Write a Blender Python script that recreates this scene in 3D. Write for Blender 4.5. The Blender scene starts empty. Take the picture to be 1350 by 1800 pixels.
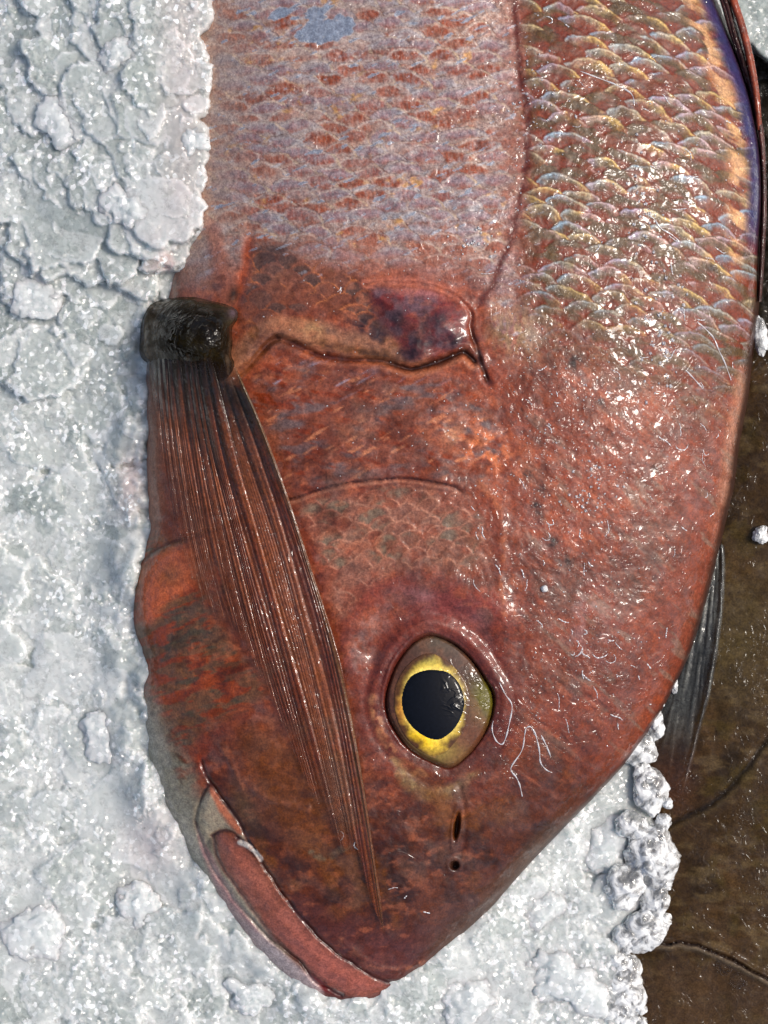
import bpy, math, random
import numpy as np

# ------------------------------------------------------------------ camera, sky, sun, exposure
C = bpy.context.scene.collection
K = 0.0002            # metres per photo pixel on the ice plane
D = 2700.0            # camera height above the ice plane, same unit
cam_d = bpy.data.cameras.new('camera'); cam = bpy.data.objects.new('camera', cam_d); C.objects.link(cam)
cam.location = (0, 0, D * K); cam.rotation_euler = (0, 0, 0)
cam_d.sensor_fit = 'VERTICAL'; cam_d.sensor_height = 24
cam_d.lens = 24 * D / 1800.0
cam_d.clip_start = 0.01; cam_d.clip_end = 50
bpy.context.scene.camera = cam

SUN_EL, SUN_AZ = 49.0, 10.0       # azimuth measured from +X towards +Y
world = bpy.data.worlds.new('World'); bpy.context.scene.world = world; world.use_nodes = True
wn = world.node_tree.nodes; wl = world.node_tree.links
sky = wn.new('ShaderNodeTexSky'); sky.sky_type = 'NISHITA'; sky.sun_disc = False
sky.sun_elevation = math.radians(SUN_EL); sky.sun_rotation = math.radians(90 - SUN_AZ)
sky.air_density = 0.8; sky.dust_density = 4.0; sky.ozone_density = 0.6
bg = wn['Background']; bg.inputs['Strength'].default_value = 0.15
wl.new(sky.outputs[0], bg.inputs['Color'])
sun_d = bpy.data.lights.new('sun', 'SUN'); sun_d.energy = 2.45; sun_d.angle = math.radians(15); sun_d.color = (1.0, 0.95, 0.88)
sun = bpy.data.objects.new('sun', sun_d); C.objects.link(sun)
sun.rotation_euler = (0, math.radians(90 - SUN_EL), math.radians(SUN_AZ))
vs = bpy.context.scene.view_settings
vs.view_transform = 'Standard'; vs.look = 'None'; vs.exposure = 0.13; vs.gamma = 1.0; vs.use_curve_mapping = False
cy = bpy.context.scene.cycles
cy.use_denoising = True
cy.max_bounces = 10; cy.transparent_max_bounces = 12; cy.transmission_bounces = 8; cy.diffuse_bounces = 3; cy.glossy_bounces = 4
cy.sample_clamp_indirect = 6.0; cy.caustics_reflective = False; cy.caustics_refractive = False

# ------------------------------------------------------------------ numeric helpers
rng = np.random.RandomState(11)
def sm(a, b, x):
    t = np.clip((x - a) / (b - a), 0, 1); return t * t * (3 - 2 * t)
def lin(c):
    c = np.asarray(c, float) / 255.0
    return np.where(c <= 0.04045, c / 12.92, ((c + 0.055) / 1.055) ** 2.4)
def hash2(i, j, s):
    n = (i.astype(np.int64) * 374761393 + j.astype(np.int64) * 668265263 + s * 1442695041) & 0xffffffff
    n = ((n ^ (n >> 13)) * 1274126177) & 0xffffffff
    n = (n ^ (n >> 16)) & 0xffffff
    return n / float(0xffffff)
def vnoise(x, y, s=0):
    xi = np.floor(x); yi = np.floor(y); fx = x - xi; fy = y - yi
    fx = fx * fx * fx * (fx * (fx * 6 - 15) + 10); fy = fy * fy * fy * (fy * (fy * 6 - 15) + 10)
    a = hash2(xi, yi, s); b = hash2(xi + 1, yi, s); c = hash2(xi, yi + 1, s); d = hash2(xi + 1, yi + 1, s)
    return (a + (b - a) * fx) * (1 - fy) + (c + (d - c) * fx) * fy      # 0..1
def fbm(x, y, wl_, octs=4, s=0, gain=0.5):
    x = x / wl_; y = y / wl_; t = 0; a = 1; n = 0
    for o in range(octs):
        ca, sa = math.cos(o * 0.9 + 0.4), math.sin(o * 0.9 + 0.4)
        t = t + a * (vnoise(x * ca - y * sa + 17.3 * o, x * sa + y * ca + 5.1 * o, s + o) - 0.5); n += a; a *= gain
        x = x * 2.03; y = y * 2.03
    return t / n * 2                                                    # about -1..1
def worley(x, y, s=0):
    xi = np.floor(x); yi = np.floor(y); f1 = np.full(x.shape, 9.0); f2 = np.full(x.shape, 9.0); idd = np.zeros(x.shape)
    for i in (-1, 0, 1):
        for j in (-1, 0, 1):
            cx = xi + i; cyy = yi + j
            d = np.hypot(cx + hash2(cx, cyy, s) - x, cyy + hash2(cx, cyy, s + 7) - y)
            m = d < f1
            f2 = np.where(m, f1, np.minimum(f2, d)); idd = np.where(m, hash2(cx, cyy, s + 3), idd); f1 = np.where(m, d, f1)
    return f1, f2, idd
def crom(pts, n=6, closed=False):
    p = np.asarray(pts, float); out = []
    L = len(p); R = range(L if closed else L - 1)
    for i in R:
        p0 = p[(i - 1) % L] if closed or i > 0 else p[0]
        p1 = p[i]; p2 = p[(i + 1) % L]; p3 = p[(i + 2) % L] if closed or i + 2 < L else p[-1]
        for k in range(n):
            t = k / n
            out.append(0.5 * ((2 * p1) + (-p0 + p2) * t + (2 * p0 - 5 * p1 + 4 * p2 - p3) * t * t + (-p0 + 3 * p1 - 3 * p2 + p3) * t ** 3))
    if not closed: out.append(p[-1])
    return np.array(out)
def dline(U, V, pts, smooth=True, reach=None):
    """unsigned distance, and the side (+ to the left of travel in photo axes) of a polyline"""
    p = crom(pts, 5) if smooth else np.asarray(pts, float)
    best = np.full(U.shape, 1e9); side = np.zeros(U.shape); par = np.zeros(U.shape)
    reach = reach or 80
    m = (U > p[:, 0].min() - reach) & (U < p[:, 0].max() + reach) & (V > p[:, 1].min() - reach) & (V < p[:, 1].max() + reach)
    u = U[m]; v = V[m]; b = np.full(u.shape, 1e9)
    u, v = u + 3.6 * fbm(u, v, 30, 4, 201), v + 3.6 * fbm(u, v, 30, 4, 202); sd = np.zeros(u.shape); pr = np.zeros(u.shape); n = len(p) - 1
    for i in range(n):
        ax, ay = p[i]; dx, dy = p[i + 1] - p[i]; l2 = dx * dx + dy * dy + 1e-9
        t = np.clip(((u - ax) * dx + (v - ay) * dy) / l2, 0, 1)
        ex = u - ax - t * dx; ey = v - ay - t * dy; d = ex * ex + ey * ey
        q = d < b; b = np.where(q, d, b); sd = np.where(q, np.sign(dx * ey - dy * ex), sd); pr = np.where(q, (i + t) / n, pr)
    best[m] = np.sqrt(b); side[m] = sd; par[m] = pr
    return best, side, par
def sdpoly(U, V, pts, smooth=True, n=5):
    """signed distance to a closed outline, positive inside"""
    p = crom(pts, n, True) if smooth else np.asarray(pts, float)
    b = np.full(U.shape, 1e12); ins = np.zeros(U.shape, bool)
    for i in range(len(p)):
        ax, ay = p[i]; bx, by = p[(i + 1) % len(p)]; dx = bx - ax; dy = by - ay; l2 = dx * dx + dy * dy + 1e-9
        t = np.clip(((U - ax) * dx + (V - ay) * dy) / l2, 0, 1)
        d = (U - ax - t * dx) ** 2 + (V - ay - t * dy) ** 2
        b = np.minimum(b, d)
        if dy != 0:
            c = ((ay > V) != (by > V)) & (U < dx * (V - ay) / dy + ax); ins ^= c
    return np.where(ins, 1, -1) * np.sqrt(b)
def grid(u0, u1, v0, v1, st):
    return np.meshgrid(np.arange(u0, u1 + st, st, dtype=float), np.arange(v0, v1 + st, st, dtype=float))
def bil(F, u0, v0, st, U, V):
    x = np.clip((U - u0) / st, 0, F.shape[1] - 1.001); y = np.clip((V - v0) / st, 0, F.shape[0] - 1.001)
    i = x.astype(int); j = y.astype(int); fx = x - i; fy = y - j
    return (F[j, i] * (1 - fx) + F[j, i + 1] * fx) * (1 - fy) + (F[j + 1, i] * (1 - fx) + F[j + 1, i + 1] * fx) * fy
def inflate_ratio(poly, u0, u1, v0, v1, st=12, it=2500):
    """membrane solution over the outline; returns phi/d on a coarse grid"""
    U, V = grid(u0, u1, v0, v1, st); d = sdpoly(U, V, poly); ins = d > 0
    phi = np.where(ins, np.maximum(d, 0) * 200, 0)
    for k in range(it):
        q = phi.copy()
        q[1:-1, 1:-1] = 0.25 * (phi[:-2, 1:-1] + phi[2:, 1:-1] + phi[1:-1, :-2] + phi[1:-1, 2:] + st * st)
        phi = np.where(ins, q, 0)
    ok = d > st * 0.8
    r = np.where(ok, phi / np.maximum(d, 1), 0); w = ok.astype(float)
    for k in range(8):                                    # spread the ratio past the outline
        rr = np.zeros_like(r); ww = np.zeros_like(w)
        for a in (-1, 0, 1):
            for b in (-1, 0, 1):
                rr += np.roll(np.roll(r * w, a, 0), b, 1); ww += np.roll(np.roll(w, a, 0), b, 1)
        nr = rr / np.maximum(ww, 1e-6); r = np.where(w > 0, r, nr); w = np.where(w > 0, 1.0, (ww > 0).astype(float))
    for k in range(2):
        r = (r + np.roll(r, 1, 0) + np.roll(r, -1, 0) + np.roll(r, 1, 1) + np.roll(r, -1, 1)) / 5
    return r
def blur(a, n):
    for _ in range(n):
        b = np.pad(a, 1, mode='edge'); a = (b[:-2, 1:-1] + b[2:, 1:-1] + b[1:-1, :-2] + b[1:-1, 2:] + 2 * b[1:-1, 1:-1]) / 6
    return a
def bulge(poly, uu, vv, st=4.0, it=900):
    """smooth dome over an outline: sqrt of the membrane solution, scaled to 1 at its top"""
    p = np.array(poly, float); u0, v0 = p.min(0) - 3 * st; u1, v1 = p.max(0) + 3 * st
    a, b = grid(u0, u1, v0, v1, st); ins = sdpoly(a, b, poly) > 0; phi_ = np.zeros(a.shape)
    for _ in range(it):
        q_ = phi_.copy(); q_[1:-1, 1:-1] = .25 * (phi_[:-2, 1:-1] + phi_[2:, 1:-1] + phi_[1:-1, :-2] + phi_[1:-1, 2:] + st * st); phi_ = np.where(ins, q_, 0)
    f = bil(phi_, u0, v0, st, uu, vv); sd_ = np.maximum(sdpoly(uu, vv, poly), 0)
    f = np.where(sd_ > 0, np.maximum(f, 0), 0); f = blur(f, 4)
    return np.sqrt(np.maximum(f, 0) / phi_.max()) * sm(-1, 5, sd_)
def P(u, v, z):
    f = (1 - z / D) * K
    return np.stack([(u - 675) * f, (900 - v) * f, z * K], -1)

# ------------------------------------------------------------------ mesh helpers
def link(name, me, mat, parent=None):
    o = bpy.data.objects.new(name, me); C.objects.link(o)
    if mat: me.materials.append(mat)
    if parent: o.parent = parent
    return o
def mesh_from(name, co, faces, mat, parent=None, attrs=None, smooth=True):
    """co (n,3) metres; faces (m,4) or (m,3) ints"""
    me = bpy.data.meshes.new(name); k = faces.shape[1]
    me.vertices.add(len(co)); me.vertices.foreach_set('co', co.astype(np.float32).ravel())
    me.loops.add(faces.size); me.loops.foreach_set('vertex_index', faces.astype(np.int32).ravel())
    me.polygons.add(len(faces)); me.polygons.foreach_set('loop_start', np.arange(0, faces.size, k, dtype=np.int32))
    me.polygons.foreach_set('use_smooth', np.full(len(faces), smooth))
    for a, val in (attrs or {}).items():
        if val.ndim == 2:
            at = me.attributes.new(a, 'FLOAT_COLOR', 'POINT')
            at.data.foreach_set('color', np.concatenate([val, np.ones((len(val), 1))], 1).astype(np.float32).ravel())
        else:
            at = me.attributes.new(a, 'FLOAT', 'POINT'); at.data.foreach_set('value', val.astype(np.float32))
    me.update(calc_edges=True); me.validate()
    return link(name, me, mat, parent)
def sheet(name, U, V, Z, keep, mat, parent=None, attrs=None):
    """grid mesh over the cells whose four corners are kept"""
    h, w = U.shape; idx = np.arange(h * w).reshape(h, w)
    q = keep[:-1, :-1] & keep[1:, :-1] & keep[:-1, 1:] & keep[1:, 1:]
    f = np.stack([idx[:-1, :-1][q], idx[1:, :-1][q], idx[1:, 1:][q], idx[:-1, 1:][q]], 1)
    used = np.unique(f); mp = np.full(h * w, -1); mp[used] = np.arange(len(used)); f = mp[f]
    co = P(U.ravel()[used], V.ravel()[used], Z.ravel()[used])
    at = {k: (a.reshape(-1, 3)[used] if a.ndim == 3 else a.ravel()[used]) for k, a in (attrs or {}).items()}
    return mesh_from(name, co, f, mat, parent, at)
def tag(o, label, cat, group=None, kind=None):
    if label: o['label'] = label
    if cat: o['category'] = cat
    if group: o['group'] = group
    if kind: o['kind'] = kind
    return o
def empty(name, u, v, z):
    e = bpy.data.objects.new(name, None); C.objects.link(e); e.empty_display_size = 0.01
    return e

# ------------------------------------------------------------------ material helpers
class NT:
    def __init__(s, name):
        s.m = bpy.data.materials.new(name); s.m.use_nodes = True; s.t = s.m.node_tree; s.n = s.t.nodes
        s.b = s.n['Principled BSDF']; s.out = s.n['Material Output']
    def new(s, t, **k):
        n = s.n.new(t)
        for a, v in k.items(): setattr(n, a, v)
        return n
    def lk(s, a, b): s.t.links.new(a, b)
    def pix(s):                                   # object coordinates in photo pixels
        tc = s.new('ShaderNodeTexCoord'); m = s.new('ShaderNodeVectorMath', operation='SCALE')
        s.lk(tc.outputs['Object'], m.inputs[0]); m.inputs['Scale'].default_value = 1 / K
        return m.outputs[0]
    def noise(s, vec, wl_, detail=2, dist=0.0, rough=0.5, w=0.0, typ='FBM'):
        n = s.new('ShaderNodeTexNoise'); n.noise_dimensions = '3D'
        mp = s.new('ShaderNodeVectorMath', operation='ADD'); mp.inputs[1].default_value = (w * 131.0, w * 57.0, w * 23.0)
        s.lk(vec, mp.inputs[0]); s.lk(mp.outputs[0], n.inputs['Vector'])
        n.inputs['Scale'].default_value = 1.0 / wl_; n.inputs['Detail'].default_value = detail
        n.inputs['Distortion'].default_value = dist; n.inputs['Roughness'].default_value = rough
        return n.outputs['Fac']
    def vor(s, vec, wl_, feature='F1', out='Distance'):
        n = s.new('ShaderNodeTexVoronoi', feature=feature); s.lk(vec, n.inputs['Vector']); n.inputs['Scale'].default_value = 1 / wl_
        return n.outputs[out]
    def mr(s, x, a, b, c=0.0, d=1.0, smooth=True):
        n = s.new('ShaderNodeMapRange', interpolation_type='SMOOTHSTEP' if smooth else 'LINEAR')
        s.lk(x, n.inputs[0])
        for i, q in zip((1, 2, 3, 4), (a, b, c, d)): n.inputs[i].default_value = q
        return n.outputs[0]
    def math(s, op, a, b=None):
        n = s.new('ShaderNodeMath', operation=op)
        for i, q in enumerate((a, b)):
            if q is None: continue
            if isinstance(q, (int, float)): n.inputs[i].default_value = q
            else: s.lk(q, n.inputs[i])
        return n.outputs[0]
    def attr(s, name, o='Fac'):
        n = s.new('ShaderNodeAttribute', attribute_name=name); return n.outputs[o]
    def mix(s, f, a, b, mode='MIX'):
        n = s.new('ShaderNodeMix', data_type='RGBA', blend_type=mode)
        if isinstance(f, (int, float)): n.inputs[0].default_value = f
        else: s.lk(f, n.inputs[0])
        for i, q in ((6, a), (7, b)):
            if isinstance(q, (tuple, list, np.ndarray)): n.inputs[i].default_value = (*q[:3], 1)
            else: s.lk(q, n.inputs[i])
        return n.outputs[2]
    def bump(s, h, dist_px, strength=1.0, normal=None):
        n = s.new('ShaderNodeBump'); n.inputs['Strength'].default_value = strength; n.inputs['Distance'].default_value = dist_px * K
        s.lk(h, n.inputs['Height'])
        if normal is not None: s.lk(normal, n.inputs['Normal'])
        return n.outputs[0]
    def setv(s, **k):
        for a, v in k.items():
            i = s.b.inputs[a.replace('_', ' ')]
            if isinstance(v, (int, float)): i.default_value = v
            elif isinstance(v, (tuple, list, np.ndarray)): i.default_value = (*v[:3], 1)
            else: s.lk(v, i)

def wet_film(t, px, wet):
    """height of the mucus and water film: plateaus with narrow menisci, and small beads"""
    n1 = t.mr(t.noise(px, 36, 2, 1.0, 0.5, 1), 0.48, 0.57)
    n2 = t.mr(t.noise(px, 17, 1, 0.8, 0.5, 2), 0.56, 0.66)
    v = t.mr(t.vor(px, 15), 0.05, 0.26, 1.0, 0.0)
    big = t.mr(t.noise(px, 60, 2, 0, 0.5, 3), 0.45, 0.6)
    h = t.math('ADD', t.math('MULTIPLY', n1, 1.0), t.math('MULTIPLY', n2, 0.7))
    h = t.math('ADD', h, t.math('MULTIPLY', t.math('MULTIPLY', v, big), 0.8))
    na = t.noise(px, 64, 2, 1.6, 0.5, 11); nb = t.noise(px, 36, 2, 1.2, 0.5, 12)
    r1 = t.mr(t.math('ABSOLUTE', t.math('SUBTRACT', na, 0.5)), 0.0, 0.075, 1.0, 0.0)
    r1 = t.math('MULTIPLY', r1, t.mr(t.noise(px, 50, 2, 0, 0.5, 13), 0.46, 0.52))
    r2 = t.mr(t.math('ABSOLUTE', t.math('SUBTRACT', nb, 0.56)), 0.0, 0.09, 1.0, 0.0)
    r2 = t.math('MULTIPLY', r2, t.mr(t.noise(px, 38, 2, 0, 0.5, 14), 0.50, 0.56))
    h = t.math('ADD', t.math('MULTIPLY', h, 0.6), t.math('MULTIPLY', t.math('MAXIMUM', r1, r2), 1.9))
    h = t.math('MULTIPLY', h, wet)
    return h
def skin_material(name, rough=0.45, coat=1.0, film_px=1.8, fine_px=0.35, alpha=False, sss=0.0, spec=0.2):
    t = NT(name); px = t.pix()
    col = t.attr('Col', 'Color'); wet = t.attr('wet'); sil = t.attr('silver')
    sp = t.noise(px, 3.2, 2, 0, 0.6, 5); sp2 = t.noise(px, 9, 3, 0.4, 0.6, 6)
    c = t.mix(t.mr(sp, 0.28, 0.72, 0.0, 1.0, False), t.mix(1.0, col, (0.44, 0.42, 0.38), 'MULTIPLY'), t.mix(1.0, col, (0.84, 0.84, 0.74), 'MULTIPLY'))
    c = t.mix(t.mr(sp2, 0.3, 0.7, 0.0, 1.0, False), t.mix(1.0, c, (0.68, 0.66, 0.68), 'MULTIPLY'), t.mix(1.0, c, (1.2, 1.18, 1.14), 'MULTIPLY'))
    n = t.bump(t.math('ADD', sp, t.math('MULTIPLY', sp2, 2.0)), fine_px)
    cn = t.bump(wet_film(t, px, wet), film_px, 1.0)
    cn = t.bump(t.noise(px, 11, 1, 0, 0.5, 9), 0.35, 1.0, cn)
    mir = t.attr('mirror')
    t.setv(Base_Color=c, Roughness=t.mr(mir, 0, 1, rough, 0.08, False), Metallic=t.math('MAXIMUM', t.math('MULTIPLY', sil, 0.3), t.math('MULTIPLY', mir, 0.65)), Normal=n, Coat_Weight=t.math('MULTIPLY', t.mr(t.noise(px, 26, 3, 0.5, 0.6, 21), 0.36, 0.60, 0.25, 1.0), t.math('MULTIPLY', t.mr(wet, 0.0, 0.12, 0.1, 1.0, False), coat)), Coat_Roughness=0.06, Coat_IOR=1.4, Coat_Normal=cn, Specular_IOR_Level=spec)
    if sss:
        t.setv(Subsurface_Weight=sss, Subsurface_Scale=8 * K); t.b.inputs['Subsurface Radius'].default_value = (1, 0.35, 0.2)
    if alpha: t.setv(Alpha=t.attr('alpha'))
    return t.m
M_skin = skin_material('red_fish_skin')
M_fin = skin_material('fin_membrane', rough=0.4, film_px=1.2, fine_px=0.6, alpha=True)
M_dark = skin_material('brown_fish_skin', rough=0.5, film_px=1.6, coat=0.6, spec=0.05)
M_knob = skin_material('fin_root_skin', rough=0.5, film_px=1.6, coat=.8, spec=0.0)
M_darkfin = skin_material('grey_fin_membrane', rough=0.35, film_px=1.2, fine_px=0.5, alpha=True)

def eye_mat(name, coatr=0.05, rough=0.5):
    t = NT(name); px = t.pix(); col = t.attr('Col', 'Color')
    n = t.noise(px, 5, 3, 0.3, 0.6, 2)
    c = t.mix(t.mr(n, 0.3, 0.7, 0, 1, False), t.mix(1.0, col, (0.68, 0.66, 0.62), 'MULTIPLY'), t.mix(1.0, col, (1.35, 1.33, 1.3), 'MULTIPLY'))
    cn = t.bump(wet_film(t, px, t.attr('wet')), 1.0)
    t.setv(Base_Color=c, Roughness=rough, Coat_Weight=1.0, Coat_Roughness=coatr, Coat_Normal=cn, Coat_IOR=1.36, Specular_IOR_Level=0.1)
    return t.m
M_eye = eye_mat('eye_wet')
M_pupil = eye_mat('pupil_black', rough=0.3)
for n_ in M_pupil.node_tree.nodes:
    if n_.type == 'BSDF_PRINCIPLED': n_.inputs['Coat IOR'].default_value = 1.33; n_.inputs['Specular IOR Level'].default_value = 0.0

def facet_normal(t, px, base, wl_, amt):
    """small flat crystal faces: every cell leans its own way"""
    v = t.new('ShaderNodeTexVoronoi'); v.inputs['Scale'].default_value = 1 / wl_
    wv = t.new('ShaderNodeTexNoise'); wv.inputs['Scale'].default_value = 1 / (wl_ * 1.3); t.lk(px, wv.inputs['Vector'])
    ws = t.new('ShaderNodeVectorMath', operation='SCALE'); t.lk(wv.outputs['Color'], ws.inputs[0]); ws.inputs['Scale'].default_value = wl_ * 1.6
    wa = t.new('ShaderNodeVectorMath', operation='ADD'); t.lk(px, wa.inputs[0]); t.lk(ws.outputs[0], wa.inputs[1]); t.lk(wa.outputs[0], v.inputs['Vector'])
    d = t.new('ShaderNodeVectorMath', operation='SUBTRACT'); t.lk(v.outputs['Color'], d.inputs[0]); d.inputs[1].default_value = (.5, .5, .5)
    k = t.new('ShaderNodeVectorMath', operation='SCALE'); t.lk(d.outputs[0], k.inputs[0])
    if isinstance(amt, (int, float)): k.inputs['Scale'].default_value = amt
    else: t.lk(amt, k.inputs['Scale'])
    p = t.new('ShaderNodeVectorMath', operation='ADD'); t.lk(k.outputs[0], p.inputs[0]); t.lk(base, p.inputs[1])
    n = t.new('ShaderNodeVectorMath', operation='NORMALIZE'); t.lk(p.outputs[0], n.inputs[0])
    return n.outputs[0]
def ice_material(name, opaque, w0=0):
    t = NT(name); px = t.pix(); col = t.attr('Col', 'Color'); grain = t.attr('grain')
    a = t.noise(px, 17, 4, 1.2, 0.6, 1 + w0); b = t.noise(px, 7, 3, 1.0, 0.6, 2 + w0); g = t.noise(px, 40, 3, 1.5, 0.55, 3 + w0)
    ridge = t.mr(t.math('ABSOLUTE', t.math('SUBTRACT', b, 0.5)), 0.0, 0.04, 1.0, 0.0)
    h = t.math('ADD', t.math('MULTIPLY', a, 0.7), t.math('MULTIPLY', b, 0.6)); h = t.math('ADD', h, t.math('MULTIPLY', g, 0.4))
    h = t.math('MULTIPLY', h, grain)
    nrm = t.bump(h, 6.0); nsm = t.bump(h, 1.6)
    fac = facet_normal(t, px, nsm, 5.5, t.math('ADD', t.math('MULTIPLY', grain, .8), .5)); fac2 = facet_normal(t, px, nsm, 6.5, t.math('MULTIPLY', grain, 0.35))
    wv = t.new('ShaderNodeTexVoronoi'); wv.inputs['Scale'].default_value = 1 / 7.0; t.lk(px, wv.inputs['Vector'])
    sep = t.new('ShaderNodeSeparateColor'); t.lk(wv.outputs['Color'], sep.inputs[0])
    gk = t.math('MULTIPLY', t.mr(sep.outputs[0], 0.35, 0.0, 0, 1, False), t.math('MULTIPLY', grain, .65))
    c = t.mix(gk, col, t.mix(1.0, col, (0.72, 0.76, 0.75), 'MULTIPLY'))
    c = t.mix(t.math('MULTIPLY', t.mr(sep.outputs[1], 0.75, 1.0, 0, 1, False), t.math('MULTIPLY', grain, 0.8)), c, (0.93, 0.95, 0.95))
    fl = t.mr(t.noise(px, 8, 2, 1.5, 0.6, 30 + w0), 0.735, 0.77); c = t.mix(t.math('MULTIPLY', fl, .75), c, (.05, .055, .055))
    gloss = t.mr(t.noise(px, 30, 3, 0.5, 0.6, 31 + w0), 0.42, 0.60, 0.25, 1.0)
    t.setv(Base_Color=c, Roughness=0.5, Specular_IOR_Level=0.1, Normal=fac2, Coat_Weight=gloss, Coat_Roughness=0.17, Coat_Normal=fac, Coat_IOR=1.7,
           Subsurface_Weight=0.8, Subsurface_Scale=34 * K)
    t.b.inputs['Subsurface Radius'].default_value = (0.85, 1.0, 1.0)
    if not opaque:
        # clear water ice lets the packed ice below show through, frosted ice does not
        op = t.mr(t.math('ADD', t.math('MULTIPLY', b, 0.45), t.math('MULTIPLY', g, 0.55)), 0.34, 0.52, 0.72, .98)
        op = t.math('MAXIMUM', op, t.math('MULTIPLY', ridge, 0.85)); op = t.math('MAXIMUM', op, t.attr('frost'))
        gl = t.new('ShaderNodeBsdfGlossy'); gl.inputs['Roughness'].default_value = 0.05; t.lk(fac, gl.inputs['Normal'])
        fr = t.new('ShaderNodeFresnel'); fr.inputs['IOR'].default_value = 1.5; t.lk(fac, fr.inputs['Normal'])
        tr = t.new('ShaderNodeBsdfTransparent'); tr.inputs['Color'].default_value = (.93, .96, .95, 1)
        m1 = t.new('ShaderNodeMixShader'); t.lk(fr.outputs[0], m1.inputs[0]); t.lk(tr.outputs[0], m1.inputs[1]); t.lk(gl.outputs[0], m1.inputs[2])
        m2 = t.new('ShaderNodeMixShader'); t.lk(op, m2.inputs[0]); t.lk(m1.outputs[0], m2.inputs[1]); t.lk(t.b.outputs[0], m2.inputs[2])
        t.lk(m2.outputs[0], t.out.inputs['Surface'])
    return t.m
M_ice = ice_material('crushed_ice', False)
M_core = ice_material('packed_ice', True, 10)
def clear_ice_material(name, frost, tint=(0.90, 0.94, 0.93)):
    t = NT(name); px = t.pix()
    a = t.noise(px, 16, 3, 0.8, 0.55, 4)
    nrm = t.bump(a, 3.0); nf = facet_normal(t, px, nrm, 12.0, 0.5)
    f = t.mr(t.noise(px, 24, 4, 1.0, 0.6, 7), 0.38, 0.62, 0.86, 0.32)
    t.setv(Base_Color=tint, Roughness=0.15, IOR=1.2, Transmission_Weight=f, Normal=nrm, Coat_Weight=1.0, Coat_Roughness=0.04, Coat_Normal=nf, Coat_IOR=1.5)
    return t.m
M_clear = clear_ice_material('clear_ice', 0.42, (.97, .99, .98))
M_frost = ice_material('frosted_ice', True, 20)
tdrop = NT('clear_water'); tdrop.setv(Base_Color=(.97, .99, 1), Roughness=0.02, IOR=1.33, Transmission_Weight=1.0, Alpha=0.22); M_drop = tdrop.m

# ------------------------------------------------------------------ outlines (photo pixels)
BODY = [(318, -420), (316, -200), (314, 0), (312, 200), (312, 350), (305, 450), (290, 530), (262, 600), (256, 680), (257, 760), (258, 850), (261, 930), (252, 965), (243, 996),
        (233, 1035), (232, 1065), (236, 1105), (246, 1140), (251, 1165), (248, 1205), (249, 1260), (261, 1328), (280, 1393), (312, 1467), (366, 1558), (404, 1610), (460, 1680),
        (515, 1729), (570, 1757), (617, 1763), (667, 1756), (704, 1731), (745, 1700), (800, 1655), (860, 1600), (912, 1540), (943, 1505), (1000, 1446), (1055, 1388),
        (1107, 1329), (1155, 1258), (1191, 1191), (1215, 1138), (1239, 1060), (1258, 985), (1278, 897), (1289, 850), (1297, 780), (1313, 694), (1320, 628), (1331, 540),
        (1334, 450), (1338, 389), (1340, 333), (1337, 267), (1328, 211), (1317, 160), (1294, 93), (1257, 0), (1200, -140), (1120, -280), (1050, -420)]
EYE = [(757, 1106), (800, 1122), (833, 1150), (858, 1185), (876, 1222), (872, 1262), (853, 1302), (822, 1338), (790, 1357), (755, 1346), (718, 1325), (693, 1297), (674, 1262), (669, 1225), (678, 1185), (695, 1150), (722, 1120)]
GILL_TOP = [(640, 500), (688, 496), (749, 500), (800, 518), (828, 551), (828, 580), (838, 612), (856, 662), (865, 678)]
GILL_LOW = [(405, 690), (430, 655), (462, 618), (487, 597), (532, 612), (568, 626), (623, 632), (673, 634), (704, 644), (728, 649), (764, 638), (789, 628), (814, 618), (835, 635)]
OPERC = [(505, 880), (540, 867), (598, 852), (663, 844), (724, 842), (789, 853), (825, 872)]
LATERAL = [(903, -60), (907, 60), (917, 150), (928, 215), (924, 290), (910, 360), (893, 430), (868, 490), (845, 530), (830, 560)]
MOUTH_UP = [(352, 1330), (358, 1350), (368, 1374), (388, 1400), (408, 1428), (425, 1455), (438, 1482), (464, 1520), (497, 1570), (543, 1628), (589, 1672), (635, 1704), (681, 1727), (705, 1730)]
MOUTH_JAW = [(370, 1379), (355, 1400), (345, 1425), (346, 1450), (361, 1499), (385, 1545), (420, 1592), (465, 1640), (524, 1690), (557, 1728), (600, 1750)]
LIP = [(377, 1470), (395, 1462), (427, 1482), (462, 1524), (497, 1576), (543, 1634), (589, 1676), (635, 1708), (685, 1732), (660, 1750), (617, 1752), (570, 1728), (524, 1690), (469, 1633), (414, 1562), (384, 1510)]
FIN_KEYS = [(0.0, [(252, 596), (254, 665), (255, 720), (256, 790), (260, 850)]),
            (0.25, [(285, 606), (292, 706), (305, 820), (325, 940), (350, 1048)]),
            (0.5, [(325, 612), (344, 745), (368, 880), (400, 1030), (440, 1168)]),
            (0.75, [(361, 616), (402, 795), (455, 980), (522, 1220), (592, 1480)]),
            (0.9, [(386, 618), (450, 785), (515, 980), (588, 1260), (645, 1570)]),
            (1.0, [(401, 616), (469, 770), (540, 975), (612, 1225), (680, 1650)])]

# ------------------------------------------------------------------ the red fish: body height and colour
ST = 2.0; BU0, BU1, BV0, BV1 = 222.0, 1352.0, -70.0, 1776.0
U, V = grid(BU0, BU1, BV0, BV1, ST)
SD = sdpoly(U, V, BODY, True, 3)
RAT = inflate_ratio(BODY, 150, 1420, -500, 1850)
ratio = bil(RAT, 150, -500, 12, U, V)
EQ = 48.0
phi = np.maximum(SD, 0) * ratio
DOME = np.sqrt(2 * phi)
DOME = np.where(SD > 6, DOME, DOME)
w_in = sm(20, 60, SD); DOME = DOME * (1 - w_in) + blur(DOME, 60) * w_in
H = EQ + 0.36 * DOME

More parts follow.
